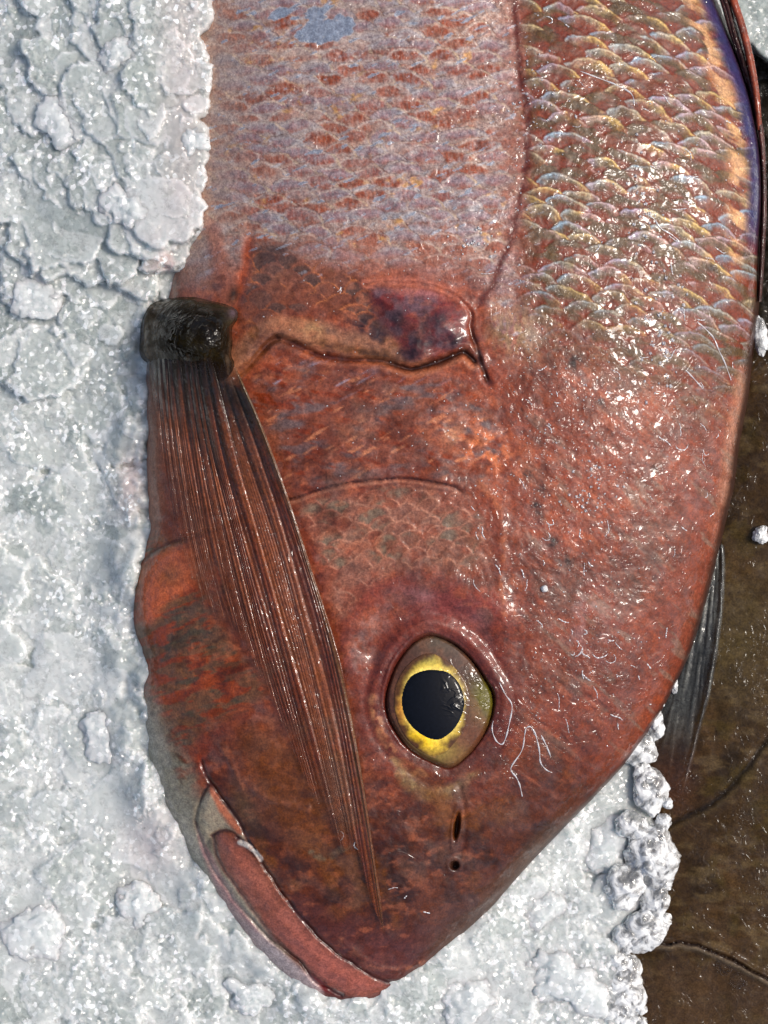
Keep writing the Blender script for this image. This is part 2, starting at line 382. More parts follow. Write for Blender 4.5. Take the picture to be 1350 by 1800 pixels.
def ell(cu, cv, ru, rv, ang=0.0):
    a = math.radians(ang); x = (U - cu) * math.cos(a) + (V - cv) * math.sin(a); y = -(U - cu) * math.sin(a) + (V - cv) * math.cos(a)
    return np.exp(-((x / ru) ** 2 + (y / rv) ** 2))
N = {}
def nz(wl_, octs, s, su=1.0, sv=1.0, ang=0.0):
    k = (wl_, octs, s, su, sv, ang)
    if k not in N:
        a = math.radians(ang); x = (U * math.cos(a) + V * math.sin(a)) * su; y = (-U * math.sin(a) + V * math.cos(a)) * sv
        N[k] = fbm(x, y, wl_, octs, s)
    return N[k]
col = np.zeros(U.shape + (3,)); col[:] = lin((156, 80, 62))
sil = np.zeros(U.shape); wet = np.zeros(U.shape)
def paint(mask, c, k=1.0):
    m = np.clip(mask * k, 0, 1)[..., None]; c = lin(c) if not isinstance(c, np.ndarray) else c
    col[:] = col * (1 - m) + c * m
# base mottling
paint(sm(0.0, 0.5, nz(70, 4, 1)), (172, 98, 76), 0.7)
paint(sm(0.05, 0.5, nz(38, 4, 2)), (122, 60, 45), 0.6)
paint(sm(0.15, 0.5, nz(16, 3, 3)), (180, 92, 62), 0.6)
paint(sm(0.1, 0.5, nz(22, 4, 4)), (146, 112, 112), 0.45)

# ---- scales
def scales(Uw, Vw, w, rh, rx, ry):
    global LY
    LY = np.zeros(U.shape); j0 = np.floor(Vw / rh); best = np.full(U.shape, -1e9); rho = np.ones(U.shape); lat = np.zeros(U.shape); idd = np.zeros(U.shape); idb = np.zeros(U.shape)
    for dj in (-3, -2, -1, 0, 1, 2, 3):
        j = j0 + dj; off = 0.5 * (np.mod(j, 2)); i0 = np.floor(Uw / w - off)
        for di in (0, 1):
            i = i0 + di
            cu = (i + off) * w + (hash2(i, j, 5) - .5) * w * .22; cv = j * rh + ry + (hash2(i, j, 6) - .5) * rh * .5
            k = 0.85 + 0.3 * hash2(i, j, 8)
            x = (Uw - cu) / (rx * k); y = (Vw - cv) / ry
            # pointed fan outline
            r = np.sqrt(x * x + y * y + 0.25 * x * x * y * y)
            m = (r < 1) & (j > best)
            best = np.where(m, j, best); rho = np.where(m, r, rho); lat = np.where(m, x, lat); LY = np.where(m, y, LY); idd = np.where(m, hash2(i, j, 9), idd); idb = np.where(m, hash2(i, j, 10), idb)
    return rho, lat, idd, idb
sh = np.where(U > 900, 0.20 * (U - 900) ** 2 / 420, 0) - np.where(U < 800, 0.10 * (U - 800), 0) * -0.6
Uw = U + 9 * nz(60, 2, 20) + 3 * nz(14, 2, 24); Vw = V - sh + 7 * nz(55, 2, 21) + 2.5 * nz(11, 2, 25)
rho, lat, idd, idb = scales(Uw, Vw, 76, 19, 49, 33)
bnd = 470 + 150 * sm(830, 900, U) + 120 * sm(1000, 1250, U) + 40 * nz(60, 3, 30)
S = sm(60, -90, V - bnd)
SR = S * sm(880, 960, U)                    # crisp scales right of the lateral line
SL = S * (1 - sm(860, 930, U))
H += S * (rho * 2.0 - 1.0) * (1.2 - .35 * SR)
rust = sm(-0.45, 0.2, nz(30, 3, 31, 0.5, 1.6))
# right part: rust ground, olive scale centres, shining crescents on the free edge
paint(SR, (138, 62, 40), 0.9)
paint(SR * sm(0.3, 0.6, rho) * sm(1.0, 0.5, np.abs(lat + .1)), (104, 88, 58), 0.85)
paint(SR * sm(-0.1, 0.3, nz(30, 3, 131, .5, 1.8, 22)), (146, 62, 40), 0.75)
hue = np.clip(0.5 + 0.6 * lat + 0.8 * (idd - .5) + 0.5 * nz(25, 2, 32), 0, 1)
cres = sm(0.50, 0.80, rho + .22 * nz(14, 3, 130, .7, 1.5, 25)) * sm(1.0, 0.93, rho) * sm(0.15, 0.6, idb + 0.5 * nz(45, 2, 33)) * sm(1.05, 0.5, np.abs(lat)) * (0.55 + 0.45 * sm(-0.3, 0.3, nz(7, 2, 34, 2.4, 0.6)))
c_ir = (lin((150, 180, 210)) * (1 - hue[..., None]) + lin((220, 190, 130)) * hue[..., None])
c_ir = c_ir * 1.0 + (lin((195, 165, 200)) - c_ir) * (sm(0.0, 0.4, nz(40, 2, 35)) * 0.6)[..., None]
fade = sm(640, 380, V - 80 * sm(1100, 1300, U)) * 0.75 + 0.25
paint(SR * cres * fade, c_ir * .62, 0.8); paint(SR * np.exp(-((rho - .90) / .045) ** 2) * sm(.1, .4, cres) * fade, np.clip(c_ir * 1.15, 0, 1), .75); sil += SR * cres * 0.7 * fade
# left part: horizontal rust lenses between blue-grey streaks
g = np.clip(0.5 + 0.5 * nz(60, 3, 36) + 0.4 * (idb - 0.5), 0, 1)
base_l = lin((186, 172, 176)) * (1 - g[..., None]) + lin((206, 166, 150)) * g[..., None]
paint(SL, base_l, 0.9)
Uw2 = U + 10 * nz(50, 3, 136) + 3 * nz(12, 2, 137); Vw2 = V - sh + .07 * (U - 600) + 8 * nz(60, 2, 138) + 3 * nz(13, 3, 139)
rl, ll, il, bl = scales(Uw2, Vw2, 62, 20, 40, 30); ly = LY
paint(SL * sm(.3, .9, bl), (150, 142, 146), .5)
lens = sm(1.15, 0.55, np.sqrt((ll / .85) ** 2 + ((ly + .52) / .36) ** 2) + .55 * nz(13, 3, 140, .5, 1.6)) * sm(.02, .2, il + .35 * nz(80, 2, 141))
lens = np.maximum(lens, .75 * sm(.1, .5, nz(24, 3, 190, .35, 2.0, -6))) * (.62 + .38 * sm(-.3, .3, nz(7, 2, 162, 2.2, .6)))
paint(SL * lens, (166, 80, 52), .92)
fine = nz(6, 2, 163, 1.6, .6, -18)
paint(SL * (1 - .7 * lens) * sm(.1, .5, fine), (196, 184, 186), .4); paint(SL * sm(-.1, -.5, fine), (100, 64, 56), .3)
e = SL * sm(-.35, .25, ly + .75) * sm(.3, -.3, ly + .35) * sm(.35, .7, bl); paint(e, (176, 180, 204), .55); sil += .5 * e
paint(SL * sm(.93, .99, rl) * sm(-.5, .1, nz(22, 2, 181)), (96, 62, 58), .55)
e = SL * np.exp(-((rl - .88) / .055) ** 2) * sm(-.35, .3, nz(18, 3, 180, .6, 1.4)); paint(e, (224, 208, 206), .75); sil += .4 * e
e = SL * np.exp(-((rl - .72) / .10) ** 2) * (1 - lens) * sm(.3, .6, bl); paint(e, (200, 196, 206), .6)
e = SL * sm(.80, .93, rl) * sm(1.0, .97, rl) * sm(-.2, .6, ll) * sm(-.2, .4, nz(16, 3, 142)); paint(e, (214, 190, 170), .8)
st = SL * sm(0.25, 0.6, nz(17, 3, 39, 0.55, 1.9, -24))
paint(st * (1 - .8 * lens), (190, 192, 206), 0.7); sil += st * 0.4
gold = SL * sm(0.32, 0.6, nz(30, 3, 40, 0.7, 1.5, -24)) * sm(-0.2, 0.4, nz(9, 2, 41))
paint(gold, (222, 172, 120), 0.9); sil += gold * 0.4
sil += SL * 0.22 * sm(420, 100, V)
# dark wavy line under every scale edge
paint(S * sm(0.94, 0.99, rho) * 0.4 * sm(-.3, .3, nz(30, 2, 132)), (92, 52, 42), 0.8)
# the belly under the ice edge is paler
paint(sm(480, 350, U + 25 * nz(60, 3, 42)) * sm(560, 380, V), (205, 178, 168), 0.62)
# dull patch of small brown scales in front of the fin
r2, l2, i2, b2 = scales(U + 5 * nz(40, 2, 50), V + 5 * nz(40, 2, 51), 46, 17, 27, 24)
Q = sm(0, 35, sdpoly(U, V, [(415, 430), (520, 425), (640, 470), (700, 520), (800, 600), (780, 625), (640, 600), (540, 560), (420, 590)]) + 10 * nz(30, 2, 52))
paint(Q, (150, 92, 74), 0.8); paint(Q * sm(0.9, 0.72, r2) * sm(0.3, 0.7, i2), (112, 88, 84), 0.8)
paint(Q * sm(0.86, 0.97, r2) * sm(-0.1, 0.4, nz(25, 2, 53)), (206, 130, 92), 0.8)
H += Q * (r2 * 2.0 - 1)
paint(ell(482, 440, 34, 15), (104, 82, 80), 0.9)
# orange pucker above the fin root
d, s_, t_ = dline(U, V, [(440, 395), (436, 440), (428, 480), (418, 520), (412, 560)])
paint(sm(18, 2, d) * sm(-5, 30, V - 400), (190, 92, 60), 0.75); H -= 5 * np.exp(-((d - 2) / 8) ** 2)
d, s_, t_ = dline(U, V, [(372, 400), (384, 450), (396, 490), (408, 530)])
paint(sm(22, 4, d), (188, 118, 100), 0.6); H += 5 * np.exp(-(d / 20) ** 2)
paint(ell(410, 520, 10, 20, 15), (52, 40, 28), 0.95)

# ---- the gill cover and the folds round the fin root
G = sm(0, 30, sdpoly(U, V, [(420, 700), (490, 610), (640, 640), (770, 650), (850, 680), (900, 760), (850, 850), (700, 840), (520, 872), (480, 800)]) + 14 * nz(40, 3, 60))
paint(G, (148, 92, 78), 0.6)
paint(G * sm(-0.05, 0.4, nz(30, 4, 61, 0.6, 1.4)), (124, 108, 114), 0.85)
paint(G * sm(0.1, 0.45, nz(22, 4, 62, 0.6, 1.7, 15)), (158, 70, 44), 0.85)
e = G * sm(0.35, 0.6, nz(17, 3, 63, 0.5, 2.2, -28)); paint(e, (214, 142, 112), 0.9); sil += e * .3
e = G * sm(0.4, 0.62, nz(20, 3, 64, 0.4, 2.4, -30)) * sm(720, 640, V + 0.1 * (U - 640)); paint(e, (176, 172, 196), 0.85); sil += e * .3
H += G * (2.6 * nz(26, 3, 65, 0.5, 1.4) + 1.6 * nz(12, 2, 66, 0.7, 1.6, -20))
paint(ell(855, 790, 60, 34, 35) * sm(-0.3, 0.4, nz(16, 3, 67)), (232, 138, 100), 1.3); paint(ell(800, 770, 36, 18, 20) * sm(-0.2, 0.5, nz(13, 3, 68)), (220, 160, 130), 0.8)
# fleshy tan fold
d, s_, t_ = dline(U, V, [(400, 660), (440, 610), (480, 578), (530, 583), (600, 600), (670, 612), (740, 622)])
b_ = sm(30, 12, d + 5 * nz(30, 2, 70)); paint(b_, (186, 130, 104), 0.9); H += 10 * np.exp(-(d / 20) ** 2)
paint(b_ * sm(0.0, 0.5, nz(26, 3, 71)), (140, 92, 60), 0.7); paint(ell(552, 578, 22, 14), (196, 160, 120), 0.6); paint(b_ * ell(640, 618, 70, 9, 8), (96, 60, 34), 0.8)
# purple hump behind the gill slit
HP = sdpoly(U, V, [(640, 505), (690, 498), (750, 503), (798, 520), (826, 552), (830, 590), (815, 614), (765, 634), (725, 644), (700, 625), (680, 590), (655, 560)])
hm = sm(0, 22, HP + 5 * nz(22, 2, 72)); H += 24 * sm(0, 55, HP); paint(hm, (138, 58, 62), 0.9)
paint(hm * sm(-0.1, 0.4, nz(26, 3, 73)), (116, 98, 112), 0.75)
for a in ((770, 562, 14, 17), (800, 598, 20, 15), (640, 570, 24, 16), (668, 590, 20, 14), (745, 600, 24, 12), (700, 560, 12, 14), (722, 622, 26, 14)):
    paint(ell(*a) * (0.8 + 0.6 * nz(12, 2, 74)), (52, 42, 60), 0.95)
paint(ell(740, 515, 50, 8, 5), (186, 120, 124), 0.7); paint(ell(745, 575, 9, 30, 12), (88, 34, 26), 0.6)
# slits
d, s_, t_ = dline(U, V, GILL_LOW); taper = sm(0, 0.25, t_) * (0.55 + 0.45 * sm(0.4, 0.75, t_))
H -= 16 * np.exp(-(d / 6) ** 2) * taper; H += 7 * np.exp(-((d - 14) / 8) ** 2) * taper; paint(sm(7, 2, d) * taper, (60, 26, 18), 0.9)
paint(np.exp(-((d - 10) / 5) ** 2) * (s_ > 0) * taper, (206, 140, 110), 0.5)
d, s_, t_ = dline(U, V, [(414, 664), (436, 642), (470, 606), (487, 597)]); paint(sm(10, 2, d - 2), (150, 84, 50), 0.8); H -= 6 * np.exp(-(d / 5) ** 2)
d, s_, t_ = dline(U, V, GILL_TOP); taper = sm(0.05, 0.35, t_)
H -= 11 * np.exp(-(d / 5) ** 2) * sm(0.3, 0.7, t_) * sm(1.0, .86, t_); paint(sm(8, 1, d) * sm(0.5, 0.8, t_) * sm(1.0, .86, t_), (70, 32, 22), 0.8)
paint(np.exp(-((d - 5) / 4) ** 2) * sm(0.6, 0.3, t_), (196, 120, 104), 0.8); H += 5 * np.exp(-((d - 4) / 5) ** 2) * sm(0.7, 0.3, t_)
# golden disc beside the slit
paint(ell(905, 585, 44, 36) * sm(-0.5, 0.3, nz(9, 3, 76, 1.6, .7)), (168, 140, 108), 0.85); sil += 0.35 * ell(905, 585, 40, 32); paint(ell(935, 590, 16, 24), (186, 176, 170), 0.5)
paint(ell(975, 600, 30, 34) * sm(-.4, .4, nz(9, 2, 77)), (142, 66, 46), 0.8); H += 5 * ell(905, 585, 40, 34)
# operculum edge
d, s_, t_ = dline(U, V, OPERC); f = sm(1.0, 0.8, t_)
H += -5 * np.exp(-((d) / 3.5) ** 2) * f + 4 * sm(22, 0, d) * (s_ < 0) * f; paint(sm(4, 1, d) * f, (92, 42, 30), 0.8); paint(np.exp(-((d - 6) / 3) ** 2) * (s_ > 0) * f, (214, 152, 130), 0.6)
# cheek scales
r3, l3, i3, b3 = scales(U + 6 * nz(45, 2, 80), V + 0.22 * (U - 700) + 6 * nz(45, 2, 81), 50, 17, 28, 24)
CK = sm(0, 26, sdpoly(U, V, [(518, 884), (600, 858), (720, 848), (820, 862), (868, 930), (872, 1000), (800, 1010), (720, 1010), (650, 1050), (600, 1095), (575, 1060), (545, 970)]) + 8 * nz(40, 2, 82))
paint(CK, (168, 118, 104), 0.8); paint(CK * sm(.9, .7, r3) * sm(.35, .6, i3) * sm(-0.3, 0.3, nz(50, 2, 83)), (138, 124, 110), 0.8); paint(CK * sm(-.1, .4, nz(24, 3, 84)), (168, 88, 68), 0.55)
e = CK * np.exp(-((r3 - 0.93) / 0.06) ** 2); paint(e * sm(-.4, .2, nz(20, 2, 85)), (214, 158, 138), 0.75); H += CK * (r3 * 2.4 - 1.2); sil += 0.25 * CK * sm(.7, .9, r3)

# ---- region round the eye
ES = sdpoly(U, V, EYE)
ring = sm(-60, -20, ES) * sm(5, -10, ES)
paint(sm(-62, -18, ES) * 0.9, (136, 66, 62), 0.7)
paint(ell(790, 1060, 110, 30, 8), (150, 78, 84), 0.7); paint(ell(735, 1045, 26, 12, 20), (180, 130, 140), 0.6); paint(ell(842, 1085, 18, 12), (190, 140, 150), 0.5)
d, s_, t_ = dline(U, V, [(612, 1180), (610, 1110), (650, 1050), (710, 1022), (780, 1022), (840, 1045), (885, 1095)], reach=90)
H += 12 * np.exp(-((d) / 30) ** 2); paint(np.exp(-(d / 12) ** 2), (166, 82, 72), 0.5)
d, s_, t_ = dline(U, V, [(655, 1150), (690, 1095), (755, 1072), (820, 1085), (860, 1130)]); H -= 7 * np.exp(-(d / 14) ** 2)
paint(ell(640, 1120, 22, 50, 10) * sm(-.3, .4, nz(18, 3, 86)), (178, 150, 150), 0.7)
# socket
H = np.where(ES > 4, np.minimum(H, H - 40 * sm(4, 20, ES)), H)
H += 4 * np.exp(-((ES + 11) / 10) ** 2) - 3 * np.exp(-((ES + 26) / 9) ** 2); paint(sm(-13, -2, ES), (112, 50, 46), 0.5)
d, s_, t_ = dline(U, V, [(658, 1230), (664, 1275), (684, 1315), (715, 1345), (745, 1362)]); paint(np.exp(-((d - 3) / 6) ** 2) * sm(-.6, .3, nz(14, 2, 87)), (224, 160, 122), 0.85)
UE = sm(0, 30, sdpoly(U, V, [(685, 1330), (720, 1345), (775, 1372), (850, 1345), (815, 1400), (800, 1440), (775, 1450), (745, 1420), (700, 1385)]) + 12 * nz(24, 3, 88))
paint(UE, (178, 158, 116), 0.85); paint(UE * sm(0, .4, nz(12, 3, 89)), (206, 186, 140), 0.7); paint(ell(812, 1400, 12, 40, 5), (150, 138, 132), 0.7); paint(ell(775, 1420, 16, 26), (196, 128, 100), 0.6)
paint(ell(690, 1400, 14, 40, -15), (168, 74, 40), 0.55)
# nostrils
def hole(cu, cv, ru, rv, ang, dep):
    dep = dep * 2.2
    global H
    a = math.radians(ang); x = (U - cu) * math.cos(a) + (V - cv) * math.sin(a); y = -(U - cu) * math.sin(a) + (V - cv) * math.cos(a)
    r = np.sqrt((x / ru) ** 2 + (y / rv) ** 2)
    H = H - dep * sm(1.15, 0.4, r) + 3 * np.exp(-((r - 1.5) / 0.35) ** 2)
    paint(sm(2.1, 1.4, r), (168, 128, 130), 0.6); paint(sm(1.25, 0.85, r), (34, 6, 6), 1.0)
hole(803, 1452, 5.5, 26, 8, 15); hole(799, 1521, 8, 8, 0, 14)
d, s_, t_ = dline(U, V, [(806, 1380), (812, 1420), (818, 1450), (812, 1500)]); H -= 4 * np.exp(-(d / 6) ** 2)

# ---- snout and lower left
SN = sm(0, 160, V - 1300 + 0.1 * (U - 700) + 40 * nz(90, 3, 90)); paint(SN, (112, 58, 34), 0.85)  # brown snout, deepened in the colour for shade on the lower head
paint(SN * sm(0.0, 0.4, nz(40, 4, 91)), (80, 40, 28), 0.75); paint(SN * sm(0.1, .5, nz(55, 4, 92)), (150, 92, 48), 0.6)
paint(sm(0, 60, sdpoly(U, V, [(380, 1300), (470, 1230), (560, 1300), (610, 1420), (560, 1560), (470, 1480), (420, 1400)]) + 20 * nz(50, 3, 93)), (146, 86, 46), 0.75)
paint(ell(430, 1420, 22, 50, -25), (126, 104, 84), 0.7)
paint(sm(0, 60, V - 1610 + 0.35 * np.abs(U - 690)), (118, 66, 66), 0.7); paint(sm(40, 8, SD) * sm(740, 800, U) * sm(1380, 1500, V), (120, 98, 88), 0.85)
paint(sm(120, 40, SD + 14 * nz(40, 3, 94)) * sm(700, 780, U) * sm(1500, 1620, V), (104, 74, 66), 0.7)
for q in ([(900, 1555), (850, 1600), (800, 1630)], [(930, 1500), (880, 1550), (830, 1580)]):
    d, s_, t_ = dline(U, V, q); H -= 5 * np.exp(-(d / 8) ** 2)
LB = sm(0, 35, sdpoly(U, V, [(225, 940), (330, 945), (400, 1090), (480, 1200), (470, 1240), (380, 1290), (350, 1330), (372, 1378), (345, 1430), (360, 1510), (230, 1460), (200, 1100)]))
paint(LB, (142, 104, 78), 0.85); paint(LB * sm(-0.05, 0.15, nz(20, 3, 95, 0.5, 1.7, -18)), (176, 84, 54), 0.95); paint(LB * sm(0.2, .5, nz(20, 3, 96, 0.5, 1.6, -18)), (104, 98, 84), 0.8)
H += LB * 1.8 * nz(20, 3, 97, 0.6, 1.6, -20)
OP = sm(0, 22, sdpoly(U, V, [(238, 1000), (300, 955), (345, 960), (350, 1030), (300, 1065), (262, 1110), (232, 1080)]) + 5 * nz(30, 2, 98))
paint(OP, (222, 122, 90), 1.0); paint(ell(300, 1010, 26, 22, -30), (146, 100, 66), 0.6); H += 6 * OP
d, s_, t_ = dline(U, V, [(240, 990), (300, 955), (380, 928), (430, 900)]); H += -6 * np.exp(-(d / 4) ** 2); paint(sm(6, 1, d), (110, 56, 44), 0.7)
paint(sm(75, 30, SD + 10 * nz(30, 3, 99)) * sm(1200, 1330, V) * sm(520, 420, U), (126, 122, 112), 0.85)
paint(sm(34, 8, SD + 4 * nz(30, 3, 100)) * sm(1150, 1300, V) * sm(560, 460, U), (178, 168, 160), 0.85)
paint(sm(34, 12, SD) * sm(620, 680, V) * sm(980, 900, V), (196, 150, 132), 0.7)
# mouth
LP = sdpoly(U, V, LIP); lm = sm(-2, 8, LP)
MX = sdpoly(U, V, [(372, 1384), (395, 1412), (428, 1462), (436, 1482), (400, 1462), (372, 1468), (360, 1490), (347, 1448), (347, 1418), (358, 1395)])
paint(sm(-2, 8, MX), (196, 184, 166), 0.9); d, s_, t_ = dline(U, V, [(374, 1392), (392, 1425), (420, 1462)]); paint(sm(11, 3, d) * sm(-3, 4, MX), (196, 110, 84), 0.85); H += 6 * sm(0, 16, MX)
JW = sdpoly(U, V, [(347, 1452), (362, 1490), (376, 1505), (400, 1558), (455, 1632), (520, 1694), (566, 1736), (560, 1756), (500, 1722), (440, 1665), (385, 1580), (352, 1500)])
paint(sm(-3, 9, JW), (184, 140, 142), 0.9); paint(sm(-2, 8, JW) * ell(490, 1680, 90, 22, 42), (182, 172, 182), 0.9)
d, s_, t_ = dline(U, V, [(352, 1470), (372, 1520), (410, 1580), (450, 1635)]); paint(sm(8, 1, d), (170, 88, 96), 0.8)
paint(lm * sm(720, 640, U), (184, 116, 104), 0.8); paint(lm * sm(.0, .4, nz(24, 3, 176)), (140, 84, 70), .6); paint(lm * sm(0, .5, nz(40, 3, 101)), (180, 108, 94), 0.6); H += 6 * sm(0, 34, LP); paint(lm * sm(18, 4, LP), (136, 84, 72), .5); paint(sm(-10, 18, LP) * sm(1560, 1700, V) * sm(730, 640, U), (188, 112, 104), .6)
paint(sm(26, 10, np.abs(LP)) * sm(0, 4, LP) * ell(500, 1600, 130, 40, 45), (128, 84, 60), 0.0)
for ln, dep, wd in ((MOUTH_UP, 9, 3.2), (MOUTH_JAW, 10, 3.2)):
    d, s_, t_ = dline(U, V, ln); H -= dep * np.exp(-(d / wd) ** 2) * sm(0, .06, t_) * (.5 + .5 * sm(-.4, .3, nz(60, 2, 170))); paint(sm(5, 1.2, d), (76, 30, 28), 0.62)
d, s_, t_ = dline(U, V, [(377, 1475), (380, 1505), (414, 1560), (469, 1632), (524, 1690), (570, 1729)]); H -= 5 * np.exp(-(d / 3.5) ** 2); paint(sm(4.5, 1, d), (120, 56, 54), 0.5)
d, s_, t_ = dline(U, V, [(374, 1470), (398, 1460), (428, 1480)]); H -= 7 * np.exp(-(d / 3) ** 2); paint(sm(5, 1, d), (90, 44, 40), 0.7)
d, s_, t_ = dline(U, V, [(424, 1482), (436, 1488), (448, 1497), (458, 1510)]); paint(sm(6, 3, d), (224, 220, 222), 0.95); H += 5 * np.exp(-(d / 5) ** 2)
d, s_, t_ = dline(U, V, [(436, 1478), (442, 1486), (448, 1494)]); paint(sm(4, 1, d - 1) * (s_ < 0), (20, 12, 12), 0.95)
paint(ell(560, 1732, 24, 7, 38), (150, 28, 34), 0.85)
for q in ([(600, 1650), (650, 1695), (700, 1705), (745, 1690)], [(430, 1370), (460, 1400), (500, 1412), (540, 1420)], [(390, 1310), (410, 1350), (425, 1385)]):
    d, s_, t_ = dline(U, V, q); H += 4 * np.exp(-(d / 6) ** 2); paint(np.exp(-(d / 5) ** 2) * sm(-.4, .3, nz(12, 2, 102)), (190, 126, 104), 0.5)
d, s_, t_ = dline(U, V, [(625, 1478), (600, 1495), (570, 1508), (548, 1500)]); paint(sm(9, 4, d) * sm(-.7, .1, nz(16, 2, 103)), (128, 116, 98), 0.8)
paint(ell(360, 1300, 16, 14), (196, 88, 56), 0.7); paint(ell(352, 1340, 8, 24), (188, 84, 56), 0.7)

# ---- forehead
FH = sm(880, 960, U) * sm(620, 760, V) * sm(1400, 1250, V)
paint(FH * sm(-.1, .5, nz(50, 4, 110)), (170, 92, 74), 0.6); paint(FH * sm(.1, .5, nz(30, 4, 111, .6, 1.4, 40)), (138, 72, 54), 0.6)
e = FH * sm(.25, .55, nz(24, 3, 112, .5, 2.0, 42)); paint(e, (150, 128, 118), 0.6); sil += e * .15
paint(ell(1040, 1110, 40, 90, -20) * sm(-.2, .5, nz(20, 3, 113)), (176, 138, 146), 0.5)
for a in ((1010, 635, 16, 16), (1058, 705, 8, 8), (925, 835, 10, 9), (955, 862, 12, 12), (942, 890, 10, 9), (950, 905, 8, 9), (972, 952, 14, 12), (997, 986, 8, 10), (1150, 820, 6, 6), (1288, 852, 5, 9), (1250, 470, 8, 6)):
    paint(ell(*a) * (1 + 0.8 * nz(7, 2, 114)), (62, 26, 26), 0.8)
d, s_, t_ = dline(U, V, [(845, 850), (880, 900), (886, 960), (882, 1020), (890, 1080)]); H += 2 * np.exp(-(d / 12) ** 2); paint(np.exp(-(d / 6) ** 2) * sm(-.5, .3, nz(14, 2, 115)), (206, 126, 94), 0.6)
# lateral line
d, s_, t_ = dline(U, V, LATERAL); wd = 7 + 3 * nz(30, 2, 116)
H -= 3.2 * np.exp(-(d / 8) ** 2) * (.6 + .6 * nz(22, 2, 191)); paint(np.exp(-(d / wd) ** 2) * sm(1.0, .85, t_), (118, 50, 42), 0.9); paint(np.exp(-((d - 9) / 3) ** 2) * sm(0, .5, nz(14, 2, 117)), (186, 130, 124), 0.5)
# blue band below the dorsal fin, golden scale tips beside it
bd = sm(34, 14, SD + 7 * nz(20, 3, 118)) * sm(1150, 1200, U) * sm(470, 380, V); paint(bd, (62, 66, 128), 0.9); paint(sm(10, 3, SD) * sm(1200, 1250, U) * sm(520, 400, V), (70, 44, 70), 0.8)
e = np.exp(-((SD - 42) / 15) ** 2) * sm(1150, 1200, U) * sm(520, 420, V) * sm(-.2, .3, nz(20, 3, 119, .6, 1.6, 35)); paint(e, (226, 178, 138), 0.9); sil += e * .4
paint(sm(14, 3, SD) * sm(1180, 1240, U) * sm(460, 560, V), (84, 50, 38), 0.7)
# fine streaks and freckles of the skin itself
ang_ = np.where(U > 870, 40.0, -12.0)
wq = sm(820, 930, U + 30 * nz(60, 2, 154)); fs = nz(15, 3, 150, .5, 1.7, 42) * wq + nz(15, 3, 151, .75, 1.3, -12) * (1 - wq)
fm = (1 - .75 * S) * (1 - .85 * np.maximum.reduce([lm, sm(-3, 9, JW), sm(-2, 8, MX), UE])) * sm(20, 90, SD) * (.45 + .55 * sm(-.3, .3, nz(110, 2, 155))) * (1 - .5 * sm(-60, -18, ES))
paint(fm * sm(.12, .5, fs), (204, 124, 96), .38); paint(fm * sm(-.12, -.5, fs), (90, 44, 34), .42)
paint(fm * sm(.1, .5, nz(44, 4, 152, .8, 1.2, 30)), (128, 100, 92), .45); paint(fm * sm(.15, .5, nz(90, 3, 153)), (112, 50, 34), .5)
col *= 1 - .22 * sm(700, 1100, V)[..., None] * sm(-.4, .5, nz(150, 3, 171))[..., None]; lum = col.mean(-1, keepdims=True) + 1e-4; col = lum + (col - lum) * 1.12; col = np.clip(col, .002, 1) * (.2 * (lum / .2) ** np.where(lum < .2, 1.45, 1.12) / lum)  # lower head darkened in the colour as shade, then contrast raised
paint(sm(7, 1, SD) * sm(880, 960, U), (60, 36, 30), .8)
paint(sm(-3, 7, JW) * (.8 + .3 * nz(24, 3, 172)), (196, 164, 168), .8); paint(sm(-3, 7, JW) * ell(500, 1690, 90, 24, 42), (200, 188, 198), .85)
paint(sm(46, 14, SD + 8 * nz(30, 3, 100)) * sm(1180, 1330, V) * sm(560, 460, U) * (1 - sm(-3, 7, JW)), (206, 202, 192), .85)  # grey lower-left edge, lightened in the colour against its shaded side
paint(sm(90, 40, SD + 14 * nz(30, 3, 173)) * sm(1240, 1360, V) * sm(400, 330, U) * sm(-.3, .2, nz(14, 3, 174, .7, 1.5, 40)), (160, 156, 142), .7)
paint(S * sm(820, 600, U) * sm(420, 60, V) * (1 - .6 * lens) * sm(-.3, .4, nz(40, 3, 175, .6, 1.5)), (222, 204, 204), .5)
# relief at large and small size
H += 7 * nz(170, 2, 120) * sm(0, 60, SD) + 2.0 * nz(34, 3, 121) + 0.8 * nz(9, 2, 122)
# still water on the shoulder, its blue sky reflection partly painted into the colour
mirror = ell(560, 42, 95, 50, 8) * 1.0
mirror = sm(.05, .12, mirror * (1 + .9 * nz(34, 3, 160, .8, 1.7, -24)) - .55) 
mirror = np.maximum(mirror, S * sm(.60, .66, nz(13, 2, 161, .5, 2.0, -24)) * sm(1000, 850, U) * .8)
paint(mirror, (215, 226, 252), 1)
# where mucus and melt water stand
wet[:] = 0.12 + 0.9 * sm(0.0, .5, nz(90, 2, 123)) * sm(880, 960, U) * sm(1400, 1200, V)
wet += 0.9 * ell(1170, 560, 130, 260) + 0.9 * ell(1040, 1180, 70, 130, -15) + 0.7 * ell(980, 850, 120, 200) + 0.5 * ell(560, 60, 140, 90)
wet += 0.8 * ell(905, 1290, 50, 60) + .45 * SL * sm(-.3, .4, nz(70, 2, 182))
wet = np.clip(wet, 0.05, 1.0) * sm(1, 16, SD)
# flank walls go down into the ice bed
EDGE = np.maximum(-SD, 0)
HB = EQ + 0.36 * DOME
H = HB + (H - HB) * np.where(ES > 0, 1, 0.62)
Z = np.where(SD > 0, H, np.maximum(EQ - 16 * EDGE, -75))
Z = np.where((SD > 0) & (SD < 14), EQ + (H - EQ) * 1.0, Z)
BODYZ = Z.copy()

